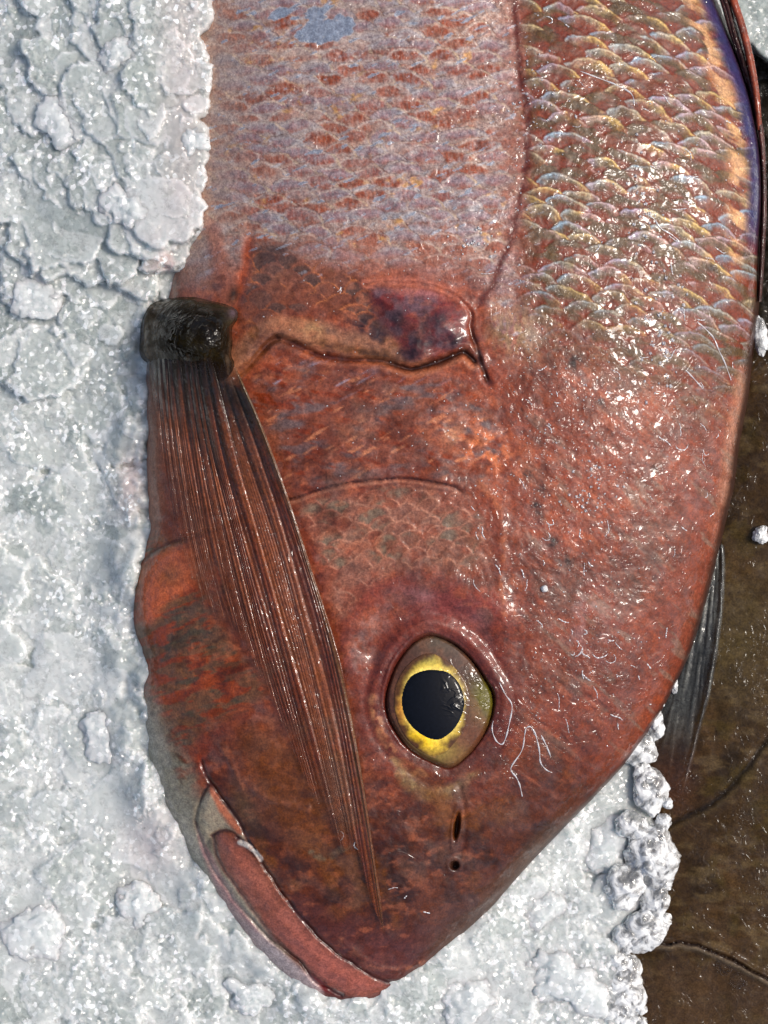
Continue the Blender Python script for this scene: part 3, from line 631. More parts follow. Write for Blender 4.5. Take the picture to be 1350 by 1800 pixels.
fish = empty('red_fish', 800, 900, 0)
tag(fish, 'whole rust red fish with silvery scales and yellow-ringed eye lying head down on crushed ice', 'fish')
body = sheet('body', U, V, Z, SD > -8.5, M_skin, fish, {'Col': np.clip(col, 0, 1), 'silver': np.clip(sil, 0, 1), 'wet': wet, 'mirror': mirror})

# ------------------------------------------------------------------ eye
def dome(name, poly, st, zc, hgt, colf, mat, parent, power=0.5, wetv=0.0, margin=3, drop=6.0):
    p = np.array(poly, float); u0, v0 = p.min(0) - 8; u1, v1 = p.max(0) + 8
    uu, vv = grid(u0, u1, v0, v1, st); sd = sdpoly(uu, vv, poly)
    r = np.clip(sd / max(sd.max(), 1), 0, 1)
    z = zc(uu, vv) + hgt * (1 - (1 - r) ** 2) ** power
    z = np.where(sd > 0, z, zc(uu, vv) - drop * -sd)
    c = colf(uu, vv, sd)
    return sheet(name, uu, vv, z, sd > -margin, mat, parent, {'Col': np.clip(c, 0, 1), 'wet': np.full(uu.shape, wetv) if np.isscalar(wetv) else wetv(uu, vv), 'silver': np.zeros(uu.shape)})
zrim = float(bil(BODYZ, BU0, BV0, ST, np.array([[900.0]]), np.array([[1240.0]]))[0, 0])
zl = float(bil(BODYZ, BU0, BV0, ST, np.array([[650.0]]), np.array([[1240.0]]))[0, 0])
def eyebase(u, v):                       # the eyeball follows the tilt of the head
    return zl + (zrim - zl) * (u - 650) / 250 - 10
def eyesurf(u, v):
    r2_ = ((u - 768) / 118) ** 2 + ((v - 1236) / 140) ** 2
    return eyebase(u, v) + 26 * np.sqrt(np.clip(1 - r2_ * 0.92, 0.02, 1)) - 3
def eyecol(u, v, sd):
    c = np.zeros(u.shape + (3,)); c[:] = lin((88, 54, 42)); n = fbm(u, v, 22, 3, 5)
    def pt(m, q, k=1.0): c[:] = c * (1 - np.clip(m * k, 0, 1)[..., None]) + lin(q) * np.clip(m * k, 0, 1)[..., None]
    g_ = lambda a, b, x, y: np.exp(-(((u - a) / x) ** 2 + ((v - b) / y) ** 2))
    pt(g_(775, 1125, 50, 30), (104, 90, 76), .9); pt(g_(852, 1220, 24, 60), (104, 100, 20), 1.2); pt(g_(700, 1300, 30, 30), (120, 84, 50), .7)
    pt(g_(800, 1320, 34, 30), (138, 92, 58), .8); pt(g_(830, 1165, 30, 30), (84, 64, 56), .8); pt(g_(762, 1320, 50, 22), (168, 150, 70), .7)
    pt(g_(835, 1290, 30, 40), (112, 62, 40), .8); pt(g_(845, 1175, 24, 30), (70, 44, 34), .8); c *= .62
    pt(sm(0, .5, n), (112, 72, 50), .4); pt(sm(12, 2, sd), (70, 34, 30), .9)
    return c
eye = sheet_eye = None
EP = np.array(EYE, float)
uu, vv = grid(655, 888, 1092, 1372, 1.5); sde = sdpoly(uu, vv, EYE)
ze = eyesurf(uu, vv) - 26 * sm(16, 0, sde) - 8 * np.maximum(-sde, 0)
wete = 0.15 + 0.8 * np.exp(-(((uu - 835) / 26) ** 2 + ((vv - 1215) / 40) ** 2)) + .8 * np.exp(-(((uu - 762) / 30) ** 2 + ((vv - 1115) / 12) ** 2))
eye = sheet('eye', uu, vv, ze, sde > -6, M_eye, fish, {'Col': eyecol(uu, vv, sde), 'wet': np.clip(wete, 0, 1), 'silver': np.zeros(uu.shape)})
IRIS = [(764, 1150), (790, 1165), (812, 1188), (824, 1215), (826, 1245), (816, 1280), (800, 1305), (778, 1325), (755, 1328), (728, 1312), (706, 1285), (694, 1250), (693, 1215), (704, 1185), (722, 1163), (744, 1150)]
PUP = [(766, 1177), (788, 1182), (806, 1200), (815, 1224), (815, 1248), (804, 1274), (788, 1292), (770, 1301), (748, 1296), (726, 1280), (711, 1258), (706, 1232), (711, 1206), (724, 1187), (745, 1178)]
uu, vv = grid(684, 836, 1140, 1336, 1.5); sdi = sdpoly(uu, vv, IRIS); sdp = sdpoly(uu, vv, PUP)
n = fbm(uu, vv, 16, 3, 6); ci = np.zeros(uu.shape + (3,)); ci[:] = lin((196, 176, 78))
def pi(m, q):
    m = np.clip(m, 0, 1)[..., None]; ci[:] = ci * (1 - m) + lin(q) * m
pi(sm(1180, 1150, vv + 6 * n), (176, 172, 92)); pi(sm(-9, 0, sdp) * .9, (214, 196, 110)); pi(np.exp(-(((uu - 735) / 42) ** 2 + ((vv - 1300) / 22) ** 2)), (238, 200, 28)); pi(np.exp(-(((uu - 702) / 12) ** 2 + ((vv - 1250) / 34) ** 2)), (214, 150, 70))
pi(np.exp(-(((uu - 703) / 10) ** 2 + ((vv - 1195) / 22) ** 2)), (110, 82, 40)); pi(sm(24, 0, sdi + 9 * n), (70, 44, 28)); pi(sm(.25, .7, n) * .3, (170, 136, 60)); ci *= np.array([1.12, 1.06, .8])
zi = eyesurf(uu, vv) + .8 + 1.4 * sm(0, 22, sdi) - 6 * np.maximum(-sdi, 0)
iris = sheet('iris', uu, vv, zi, (sdi > -2.5) & (sdp < 6), M_eye, eye, {'Col': ci, 'wet': np.full(uu.shape, .2), 'silver': np.zeros(uu.shape)})
zp = eyesurf(uu, vv) + 2.0 + 4 * bulge(PUP, uu, vv) - 5 * np.maximum(-sdp, 0)
cp = np.zeros(uu.shape + (3,)); cp[:] = (0.0022, 0.003, 0.0055)
wp = np.clip(np.exp(-(((uu - 800) / 16) ** 2 + ((vv - 1215) / 26) ** 2)) * 1.3, 0, 1)
pupil = sheet('pupil', uu, vv, zp, sdp > -2.2, M_pupil, eye, {'Col': cp, 'wet': wp, 'silver': np.zeros(uu.shape)})

# ------------------------------------------------------------------ pectoral fin
NT_, NS = 300, 420
tt = np.linspace(0, 1, NT_); ss = np.linspace(0, 1, NS)
keys = np.array([k for k, _ in FIN_KEYS]); paths = []
for k, pts in FIN_KEYS:
    p = crom(pts, 40); L = np.concatenate([[0], np.cumsum(np.hypot(*np.diff(p, axis=0).T))]); L /= L[-1]
    paths.append(np.stack([np.interp(ss, L, p[:, 0]), np.interp(ss, L, p[:, 1])], 1))
paths = np.array(paths)                                 # key, s, 2
FU = np.zeros((NS, NT_)); FV = np.zeros((NS, NT_))
def pchip(x, y, xq):                                    # smooth interpolation between the key rays
    m = np.gradient(y, x, axis=0); i = np.clip(np.searchsorted(x, xq) - 1, 0, len(x) - 2); h = x[i + 1] - x[i]; t = (xq - x[i]) / h
    sh_ = (slice(None),) + (None,) * (y.ndim - 1); t = t[sh_]; h = h[sh_]
    return (2 * t ** 3 - 3 * t ** 2 + 1) * y[i] + (t ** 3 - 2 * t ** 2 + t) * h * m[i] + (-2 * t ** 3 + 3 * t ** 2) * y[i + 1] + (t ** 3 - t ** 2) * h * m[i + 1]
q = pchip(keys, paths, tt); FU = q[:, :, 0].T; FV = q[:, :, 1].T
T = np.broadcast_to(tt, FU.shape); Sg = np.broadcast_to(ss[:, None], FU.shape)
NR = 15
tw = T ** 0.9 + .022 * np.sin(T * 23) / 1.6 + .004 * np.sin(T * 61 + 9 * Sg)
ph = tw * NR; rid = np.floor(ph); fr = ph - rid
ray = 1 - np.abs(fr - 0.5) * 2                           # 1 on the ray, 0 in the fold
ph2 = tw * NR * 4 + 0.6 * np.sin(ph * 3); fr2 = ph2 - np.floor(ph2); ray2 = 1 - np.abs(fr2 - .5) * 2
split = sm(0.06, 0.4, Sg)
rr = hash2(rid, rid * 0, 3); rr2 = hash2(np.floor(ph2), rid * 0, 4)
zb = bil(BODYZ, BU0, BV0, ST, FU, FV)
zb = np.maximum(zb, 42)
for _ in range(6):
    zb[1:-1] = (zb[:-2] + zb[1:-1] * 2 + zb[2:]) / 4; zb[:, 1:-1] = (zb[:, :-2] + zb[:, 1:-1] * 2 + zb[:, 2:]) / 4
lift = 48 * sm(0.34, 0.02, Sg) + 7 * sm(1.0, 0.5, Sg) + 4
lift = lift * sm(0, 0.06, T) * (0.55 + 0.45 * sm(0, .5, T)) + 3
FZ = zb + lift + (3.6 * sm(0.0, 0.9, ray) * (1 - 0.55 * split) * (.5 + .8 * rr) + 1.6 * ray2 * split) * (0.5 + 0.5 * sm(0.05, 0.2, Sg)) * (1 - .35 * sm(.8, 1, Sg))
FZ += 3.0 * (rr - .5) * (1 - split) + 2 * np.exp(-((T - 0.985) / 0.012) ** 2)
fc = np.zeros(FU.shape + (3,)); fc[:] = lin((150, 84, 56))
def pf(m, c, k=1.0):
    m = np.clip(m * k, 0, 1)[..., None]; fc[:] = fc * (1 - m) + lin(c) * m
nl = fbm(T * 900, Sg * 90, 30, 3, 8); nb = fbm(FU, FV, 60, 3, 9)
pf(sm(.35, .8, rr + .3 * nl), (126, 60, 36)); pf(sm(.4, .05, ray), (76, 36, 24), .7); pf(sm(.4, .05, ray2) * split, (62, 26, 16), .75)
pf(sm(.1, .5, nl), (168, 92, 50), .6); pf(sm(0, .4, nb) * sm(.5, .8, Sg), (132, 96, 74), .5)
pf(sm(0.36, 0.05, Sg) * sm(1.0, .1, T + .1), (128, 96, 86), .75); pf(sm(.4, 0.05, ray) * sm(0.5, 0.1, Sg), (46, 30, 24), .8)
pf(sm(.5, .1, T) * sm(.0, .2, Sg), (176, 116, 90), .55); pf(sm(.28, .06, Sg + .06 * nb + .05 * nl), (44, 32, 22), .97); pf(np.exp(-((T - .985) / .02) ** 2), (112, 82, 50), .8)
pf(sm(.86, .93, T) * sm(.1, .3, Sg) * sm(.3, .7, ray2), (112, 50, 34), .6)
al = 1.0 - 0.62 * sm(.45, 1.0, Sg) * (1 - sm(.3, .8, ray2) * .45) - 0.55 * sm(.34, .02, T) * sm(.1, .4, Sg)
al += 0.35 * sm(.72, .9, T); al -= .25 * sm(.3, .6, nl) * sm(.3, .6, Sg)
edge_n = fbm(T * 700, Sg * 0, 26, 3, 12)
al = al - .35 * sm(.12, .75, Sg) * sm(.8, .5, T) * sm(.7, .3, ray2) - .25 * sm(-.1, .5, nb) * sm(.25, .5, Sg)
al = np.clip(al, 0.10, 1) * sm(.0, .07, Sg + .02 * nl) * sm(1.0, .93, Sg + .09 * edge_n) * sm(-.01, .03, T + .015 * nl)
idx = np.arange(NS * NT_).reshape(NS, NT_)
faces = np.stack([idx[:-1, :-1].ravel(), idx[1:, :-1].ravel(), idx[1:, 1:].ravel(), idx[:-1, 1:].ravel()], 1)
wf = np.clip(.25 + 1.0 * np.exp(-((T - .8) / .1) ** 2) * sm(.9, .3, Sg), 0, 1)
fin = mesh_from('pectoral_fin', P(FU.ravel(), FV.ravel(), FZ.ravel()), faces, M_fin, fish,
                {'Col': np.clip(fc, 0, 1).reshape(-1, 3), 'wet': wf.ravel(), 'silver': np.zeros(FU.size), 'alpha': al.ravel()})
fin['label'] = 'reddish brown rayed pectoral fin folded down across the cheek'
KNOB = [(247, 615), (248, 600), (248, 570), (256, 545), (275, 530), (305, 523), (340, 522), (372, 529), (400, 536), (417, 546), (417, 562), (408, 578), (409, 600), (407, 625), (413, 640), (402, 664), (368, 678), (330, 674), (296, 660), (268, 644), (252, 630)]
uu, vv = grid(238, 428, 512, 700, 1.5); sk = sdpoly(uu, vv, KNOB)
zk = np.maximum(bil(BODYZ, BU0, BV0, ST, np.maximum(uu, 268), vv), 50)
zk = blur(np.maximum(zk, 66), 160) + 0 + 90 * bulge(KNOB, uu, vv) ** 1.15 * (1 - .30 * sm(600, 672, vv)) * (1 - .15 * sm(590, 690, vv)) + 3 * fbm(uu, vv, 40, 3, 3) - 10 * np.maximum(-sk, 0)
zk += sm(600, 680, vv) * 1.0 * np.sin((uu - 250 - .25 * (vv - 600)) / 165 * 15 * 6.283)
ck = np.zeros(uu.shape + (3,)); ck[:] = lin((34, 27, 17)); nk = fbm(uu, vv, 34, 4, 7)
def pk(m, q):
    m = np.clip(m, 0, 1)[..., None]; ck[:] = ck * (1 - m) + lin(q) * m
pk(sm(0, .5, nk) * .8, (54, 44, 20)); pk(sm(26, 4, sk) * sm(600, 540, vv) * .8, (72, 64, 50)); pk(np.exp(-(((uu - 372) / 30) ** 2 + ((vv - 580) / 40) ** 2)) * .9, (20, 16, 12)); pk(sm(300, 255, uu) * .7, (92, 74, 56)); pk(sm(630, 690, vv + 14 * nk) * .8, (70, 46, 36)); pk(sm(.25, .6, fbm(uu, vv * .25, 9, 2, 17)) * sm(560, 640, vv) * .6, (96, 78, 64)); pk(np.exp(-(((uu - 410) / 8) ** 2 + ((vv - 550) / 9) ** 2)), (96, 80, 92))  # top rim painted browner as if lit from above
wk = np.clip(1.2 * np.exp(-(((uu - 352) / 36) ** 2 + ((vv - 585) / 44) ** 2)) + .1, 0, 1)
knob = sheet('fin_base', uu, vv, zk, sk > -7, M_knob, fin, {'Col': ck, 'wet': wk, 'silver': np.zeros(uu.shape)})
knob['label'] = 'blackish wet knob at the root of the fin'

# ------------------------------------------------------------------ white threads and beads modelled in place of wet glints on the skin
def slime_glint_material():
    t = NT('slime_glints'); px = t.pix()
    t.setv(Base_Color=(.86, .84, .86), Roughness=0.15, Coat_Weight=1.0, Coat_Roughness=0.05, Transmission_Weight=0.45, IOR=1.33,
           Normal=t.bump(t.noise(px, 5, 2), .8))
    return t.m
M_slime_glint = slime_glint_material()
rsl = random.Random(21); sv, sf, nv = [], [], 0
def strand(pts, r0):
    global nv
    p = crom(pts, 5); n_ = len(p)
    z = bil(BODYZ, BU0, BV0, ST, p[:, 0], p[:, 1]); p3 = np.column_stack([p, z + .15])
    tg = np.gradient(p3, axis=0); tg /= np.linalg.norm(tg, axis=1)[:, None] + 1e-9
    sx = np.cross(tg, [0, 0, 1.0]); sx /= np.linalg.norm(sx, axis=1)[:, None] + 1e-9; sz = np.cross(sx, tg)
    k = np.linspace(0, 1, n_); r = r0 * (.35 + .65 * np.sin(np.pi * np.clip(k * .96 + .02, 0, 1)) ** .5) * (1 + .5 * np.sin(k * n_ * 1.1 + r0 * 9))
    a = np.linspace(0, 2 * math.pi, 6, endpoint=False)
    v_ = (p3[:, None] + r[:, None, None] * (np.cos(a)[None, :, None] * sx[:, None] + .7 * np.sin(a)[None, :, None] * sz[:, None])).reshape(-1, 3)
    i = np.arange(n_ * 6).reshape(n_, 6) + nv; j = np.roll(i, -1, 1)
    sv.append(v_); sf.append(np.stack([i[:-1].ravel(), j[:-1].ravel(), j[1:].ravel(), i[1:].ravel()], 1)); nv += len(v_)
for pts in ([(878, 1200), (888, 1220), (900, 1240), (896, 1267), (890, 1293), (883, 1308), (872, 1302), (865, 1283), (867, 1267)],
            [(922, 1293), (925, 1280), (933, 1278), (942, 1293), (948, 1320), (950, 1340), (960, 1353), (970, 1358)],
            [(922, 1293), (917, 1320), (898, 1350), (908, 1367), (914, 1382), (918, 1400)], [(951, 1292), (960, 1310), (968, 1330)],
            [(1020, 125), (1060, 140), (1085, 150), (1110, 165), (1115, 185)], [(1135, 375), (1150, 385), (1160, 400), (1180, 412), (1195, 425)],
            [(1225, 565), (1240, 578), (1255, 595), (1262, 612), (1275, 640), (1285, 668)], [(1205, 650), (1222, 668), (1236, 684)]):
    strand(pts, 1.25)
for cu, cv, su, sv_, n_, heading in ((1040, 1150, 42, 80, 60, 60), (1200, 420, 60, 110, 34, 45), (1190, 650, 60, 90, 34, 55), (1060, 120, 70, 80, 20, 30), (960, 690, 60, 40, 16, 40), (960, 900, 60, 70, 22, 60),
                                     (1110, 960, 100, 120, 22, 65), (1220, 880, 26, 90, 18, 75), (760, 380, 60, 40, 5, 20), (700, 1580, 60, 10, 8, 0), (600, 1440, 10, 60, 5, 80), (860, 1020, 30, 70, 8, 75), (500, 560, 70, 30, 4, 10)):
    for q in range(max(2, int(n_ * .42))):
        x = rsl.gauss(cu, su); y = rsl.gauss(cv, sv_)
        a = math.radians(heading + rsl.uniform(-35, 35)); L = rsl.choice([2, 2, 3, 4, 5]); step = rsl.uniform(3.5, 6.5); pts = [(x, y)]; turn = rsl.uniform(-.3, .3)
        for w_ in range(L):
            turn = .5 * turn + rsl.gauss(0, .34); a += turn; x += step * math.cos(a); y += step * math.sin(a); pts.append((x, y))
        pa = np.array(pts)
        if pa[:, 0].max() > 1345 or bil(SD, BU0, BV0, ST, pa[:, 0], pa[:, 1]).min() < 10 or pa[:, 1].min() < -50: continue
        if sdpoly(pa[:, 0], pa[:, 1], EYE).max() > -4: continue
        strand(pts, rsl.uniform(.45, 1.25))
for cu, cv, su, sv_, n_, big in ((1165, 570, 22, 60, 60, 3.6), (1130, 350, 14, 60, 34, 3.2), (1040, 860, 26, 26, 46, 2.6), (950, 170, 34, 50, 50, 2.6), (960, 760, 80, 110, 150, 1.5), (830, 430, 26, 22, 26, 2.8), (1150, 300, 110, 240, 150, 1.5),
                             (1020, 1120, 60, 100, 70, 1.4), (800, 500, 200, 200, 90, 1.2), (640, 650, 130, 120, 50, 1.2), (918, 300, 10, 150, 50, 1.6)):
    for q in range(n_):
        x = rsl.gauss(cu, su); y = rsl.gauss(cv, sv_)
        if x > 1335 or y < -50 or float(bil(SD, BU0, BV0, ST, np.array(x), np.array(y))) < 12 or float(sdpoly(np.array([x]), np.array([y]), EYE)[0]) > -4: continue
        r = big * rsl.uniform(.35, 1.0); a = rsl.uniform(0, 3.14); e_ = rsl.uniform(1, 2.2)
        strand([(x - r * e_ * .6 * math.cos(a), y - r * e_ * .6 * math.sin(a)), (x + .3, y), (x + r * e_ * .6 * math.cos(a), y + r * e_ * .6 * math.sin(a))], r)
V_ = np.concatenate(sv); slime_glints = mesh_from('slime_glints', P(V_[:, 0], V_[:, 1], V_[:, 2]), np.concatenate(sf), M_slime_glint, fish)
slime_glints['kind'] = 'stuff'; slime_glints['label'] = 'white threads and beads standing in for wet glints on the skin'

# ------------------------------------------------------------------ dorsal fin at the back edge
def tube(name, pts, rad, z, mat, parent, colr, sides=14, seg=14, wetv=.7, flat=1.0):
    p = crom(np.column_stack([np.array(pts, float), np.array(z, float)]), seg); n_ = len(p)
    t_ = np.linspace(0, 1, n_); r = np.interp(t_, np.linspace(0, 1, len(rad)), rad)
    tg = np.gradient(p, axis=0); tg /= np.linalg.norm(tg, axis=1)[:, None]
    a = np.linspace(0, 2 * math.pi, sides, endpoint=False)
    sx = np.cross(tg, [0, 0, 1.0]); sx /= np.linalg.norm(sx, axis=1)[:, None]; sz = np.cross(sx, tg)
    v_ = p[:, None] + r[:, None, None] * (np.cos(a)[None, :, None] * sx[:, None] + flat * np.sin(a)[None, :, None] * sz[:, None])
    v_ = v_.reshape(-1, 3); i = np.arange(n_ * sides).reshape(n_, sides); j = np.roll(i, -1, 1)
    f = np.stack([i[:-1].ravel(), j[:-1].ravel(), j[1:].ravel(), i[1:].ravel()], 1)
    cc = np.repeat(np.array([lin(colr)]), len(v_), 0); nn = fbm(v_[:, 0], v_[:, 1], 18, 3, 4)[:, None]
    cc = np.clip(cc * (1 + .5 * nn), 0, 1)
    return mesh_from(name, P(v_[:, 0], v_[:, 1], v_[:, 2]), f, mat, parent, {'Col': cc, 'wet': np.full(len(v_), wetv), 'silver': np.zeros(len(v_)), 'alpha': np.ones(len(v_))})
dors = tube('dorsal_fin', [(1255, -40), (1276, 0), (1291, 56), (1307, 107), (1320, 150), (1331, 200), (1339, 240), (1342, 300), (1343, 360), (1341, 420), (1338, 480), (1335, 530)], [10, 9, 8, 6, 5, 5, 5, 3.5], [60] * 12, M_skin, fish, (74, 38, 34), flat=2.2, wetv=1.0)
dors['label'] = 'folded dark dorsal fin along the back edge'
for pts, rad, z, c in (([(1268, -60), (1289, 0), (1307, 56), (1319, 107), (1327, 150), (1332, 190), (1335, 228)], [7, 7, 7, 6, 4.5], [80, 80, 80, 78, 76, 72, 66], (150, 66, 40)),
                       ([(1248, -60), (1270, 0), (1284, 50), (1300, 100), (1313, 145)], [5, 5, 4, 2.5], [72, 72, 72, 70, 66], (70, 34, 32)),
                       ([(1337, 232), (1341, 270), (1343, 320), (1343, 360)], [4, 4, 3, 1.5], [68, 68, 66, 62], (96, 44, 36))):
    tube('spine', pts, rad, z, M_skin, dors, c, wetv=.9)

# ------------------------------------------------------------------ the brown fish below
DARK = [(1330, 98), (1350, 112), (1400, 170), (1520, 260), (1700, 420), (1820, 700), (1850, 1100), (1800, 1600), (1700, 2000), (1040, 2050), (1000, 1850), (1010, 1650), (1040, 1450), (1080, 1250), (1130, 1050), (1190, 850), (1260, 600), (1300, 420), (1316, 300), (1318, 180), (1320, 120)]
du0, du1, dv0, dv1 = 990, 1420, 85, 1880
Ud, Vd = grid(du0, du1, dv0, dv1, 3.0); sdd = sdpoly(Ud, Vd, DARK)
rd = inflate_ratio(DARK, 900, 1950, 0, 2150, 16, 900); rdd = bil(rd, 900, 0, 16, Ud, Vd)
Zd = -50 + .24 * np.sqrt(2 * np.maximum(sdd, 0) * rdd)
cd = np.zeros(Ud.shape + (3,)); cd[:] = lin((70, 52, 32))
def pd(m, q, k=1.0):
    m = np.clip(m * k, 0, 1)[..., None]; cd[:] = cd * (1 - m) + lin(q) * m
def nd(w, o, s, su=1., sv=1.): return fbm(Ud * su, Vd * sv, w, o, s)
pd(sm(0, .5, nd(110, 4, 1)), (92, 68, 42), .8); pd(sm(0, .5, nd(60, 4, 2)), (48, 36, 24), .8); pd(sm(.1, .5, nd(24, 3, 3, .6, 1.6)), (106, 88, 62), .6); pd(sm(.1, .5, nd(40, 4, 4)), (84, 70, 34), .5)
pd(np.exp(-(((Ud - 1300) / 80) ** 2 + ((Vd - 1120) / 120) ** 2)), (98, 84, 56), .6); pd(sm(700, 560, Vd), (34, 36, 34), .8); pd(sm(1660, 1720, Vd), (84, 64, 48), .55); pd(np.exp(-(((Ud - 1180) / 40) ** 2 + ((Vd - 1370) / 60) ** 2)), (98, 62, 50), .7)
dd, s_, t_ = dline(Ud, Vd, [(1165, 1455), (1210, 1435), (1260, 1405), (1305, 1360), (1345, 1305), (1400, 1230)]); Zd -= 6 * np.exp(-(dd / 6) ** 2); pd(sm(8, 1, dd), (30, 24, 20), .8); pd(np.exp(-((dd - 9) / 5) ** 2) * (s_ > 0), (110, 94, 66), .4)
dd, s_, t_ = dline(Ud, Vd, [(1120, 1655), (1165, 1662), (1200, 1658), (1240, 1668), (1290, 1690), (1345, 1722), (1420, 1760)]); Zd += 8 * np.exp(-((dd - 4) / 6) ** 2) - 9 * np.exp(-(dd / 4) ** 2) * (s_ < 0); pd(np.exp(-((dd - 5) / 4) ** 2) * (s_ > 0), (150, 132, 112), .7); pd(sm(6, 1, dd), (40, 24, 20), .8)
Zd += 4 * nd(90, 3, 5) + 1.6 * nd(18, 3, 6, .6, 1.5) + sm(700, 560, Vd) * 5 * nd(14, 3, 7)
Zd = np.where(sdd > 0, Zd, -50 - 6 * np.maximum(-sdd, 0))
wd_ = np.clip(.25 + .7 * sm(.1, .5, nd(70, 3, 8)) + sm(720, 600, Vd), 0, 1)
bfish = empty('brown_fish', 1300, 1300, 0)
tag(bfish, 'dark olive brown fish lying partly under the red fish at the right edge', 'fish')
keepd = (sdd > -12) & ((bil(SD, BU0, BV0, ST, Ud, Vd) < 60) | (Ud > BU1) | (Vd > BV1))
sheet('body', Ud, Vd, Zd, keepd, M_dark, bfish, {'Col': np.clip(cd, 0, 1), 'wet': wd_, 'silver': np.zeros(Ud.shape)})
def darkz(u, v): return bil(Zd, du0, dv0, 3.0, u, v)
# its grey fin
FG = [(1262, 960), (1273, 965), (1273, 1040), (1264, 1130), (1250, 1210), (1230, 1290), (1216, 1345), (1207, 1378), (1198, 1400), (1180, 1390), (1150, 1380), (1120, 1330), (1150, 1240), (1180, 1180), (1210, 1110), (1235, 1040), (1250, 990)]
uu, vv = grid(1110, 1282, 950, 1410, 2.0); sf = sdpoly(uu, vv, FG)
ang = np.arctan2(uu - 1262, vv - 900) ; rr_ = np.hypot(uu - 1262, vv - 900)
strk = fbm(ang * 420, rr_ / 12, 9, 3, 3)
zf = np.maximum(darkz(uu, vv), -20) + 12 + 2.2 * strk + 6 * np.exp(-((sf - 5) / 4) ** 2) * (uu > 1190) - 3 * np.maximum(-sf, 0)
cf = np.zeros(uu.shape + (3,)); cf[:] = lin((84, 88, 92))
m = sm(0, .5, strk)[..., None]; cf = cf * (1 - m) + lin((120, 124, 126)) * m; m = sm(0, -.5, strk)[..., None]; cf = cf * (1 - m) + lin((48, 50, 54)) * m
m = sm(1250, 1370, vv)[..., None]; cf = cf * (1 - m) + lin((84, 62, 52)) * m
af = np.clip(.95 - .75 * sm(1180, 1380, vv) , 0.1, 1) * sm(-2, 2, sf) * (.8 + .2 * sm(0, 30, sf)); af = np.maximum(af, .9 * np.exp(-((sf - 4) / 3) ** 2) * (uu > 1205) * (sf > 0))
sheet('fin', uu, vv, zf, sf > -3, M_darkfin, bfish, {'Col': np.clip(cf, 0, 1), 'wet': np.clip(1.0 * sm(30, 5, sf) * sm(1180, 1210, uu), 0, 1), 'silver': .25 * np.ones(uu.shape), 'alpha': af})['label'] = 'translucent grey fin pointing down'

# ------------------------------------------------------------------ ice bed
IC = [(1225, 1100), (1191, 1195), (1170, 1235), (1160, 1270), (1150, 1320), (1158, 1378), (1155, 1426), (1165, 1462), (1165, 1498), (1150, 1555), (1150, 1600), (1150, 1645), (1130, 1668), (1089, 1668), (1104, 1702), (1118, 1747), (1108, 1782), (1140, 1798), (1160, 1900),
      (1160, 2100), (-200, 2100), (-200, -200), (1280, -200), (1330, 60), (1332, 96), (1420, 150), (1420, -200), (1000, -220), (600, -220)]
SI = 2.5; iu0, iu1, iv0, iv1 = -110, 1440, -110, 1910
Ui, Vi = grid(iu0, iu1, iv0, iv1, SI)
ICE_RIGHT = [(1235, 1080), (1200, 1180), (1172, 1232), (1160, 1270), (1138, 1320), (1150, 1378), (1146, 1426), (1160, 1462), (1162, 1498), (1148, 1555), (1152, 1600), (1152, 1640), (1130, 1664), (1089, 1668), (1104, 1702), (1112, 1747), (1100, 1782), (1130, 1800), (1150, 1900), (1150, 2100), (-300, 2100), (-300, -300), (300, -300), (500, 300), (700, 900)]
sI = sdpoly(Ui, Vi, ICE_RIGHT, True, 3)
corner = sdpoly(Ui, Vi, [(1000, -300), (1600, -300), (1600, 420), (1440, 200), (1352, 112), (1332, 98), (1318, 80), (1200, 0)], False)
sI = np.maximum(sI, corner)
sBody = sdpoly(Ui, Vi, BODY, True, 3)
MND = [(-300, -300), (372, -300), (374, 0), (379, 35), (366, 55), (352, 62), (369, 97), (371, 155), (367, 200), (352, 210), (368, 224), (369, 280), (346, 325), (326, 338), (350, 373), (367, 400), (356, 424), (367, 467), (360, 490), (345, 512), (320, 515), (270, 520), (240, 560), (235, 620), (240, 1100), (-300, 1100)]
sM = sdpoly(Ui, Vi, MND, False) + 4 * fbm(Ui, Vi, 22, 3, 40) + 2 * fbm(Ui, Vi, 9, 2, 41)
def level(u, v):
    return 18 + 16 * sm(500, 200, u) + 10 * fbm(u, v, 260, 2, 50) + 20 * sm(1300, 1700, v)
Zi = level(Ui, Vi) - 16
frost = 0.35 + .25 * fbm(Ui, Vi, 120, 3, 51); pid = np.zeros(Ui.shape); rim = np.zeros(Ui.shape)
rs = random.Random(5)
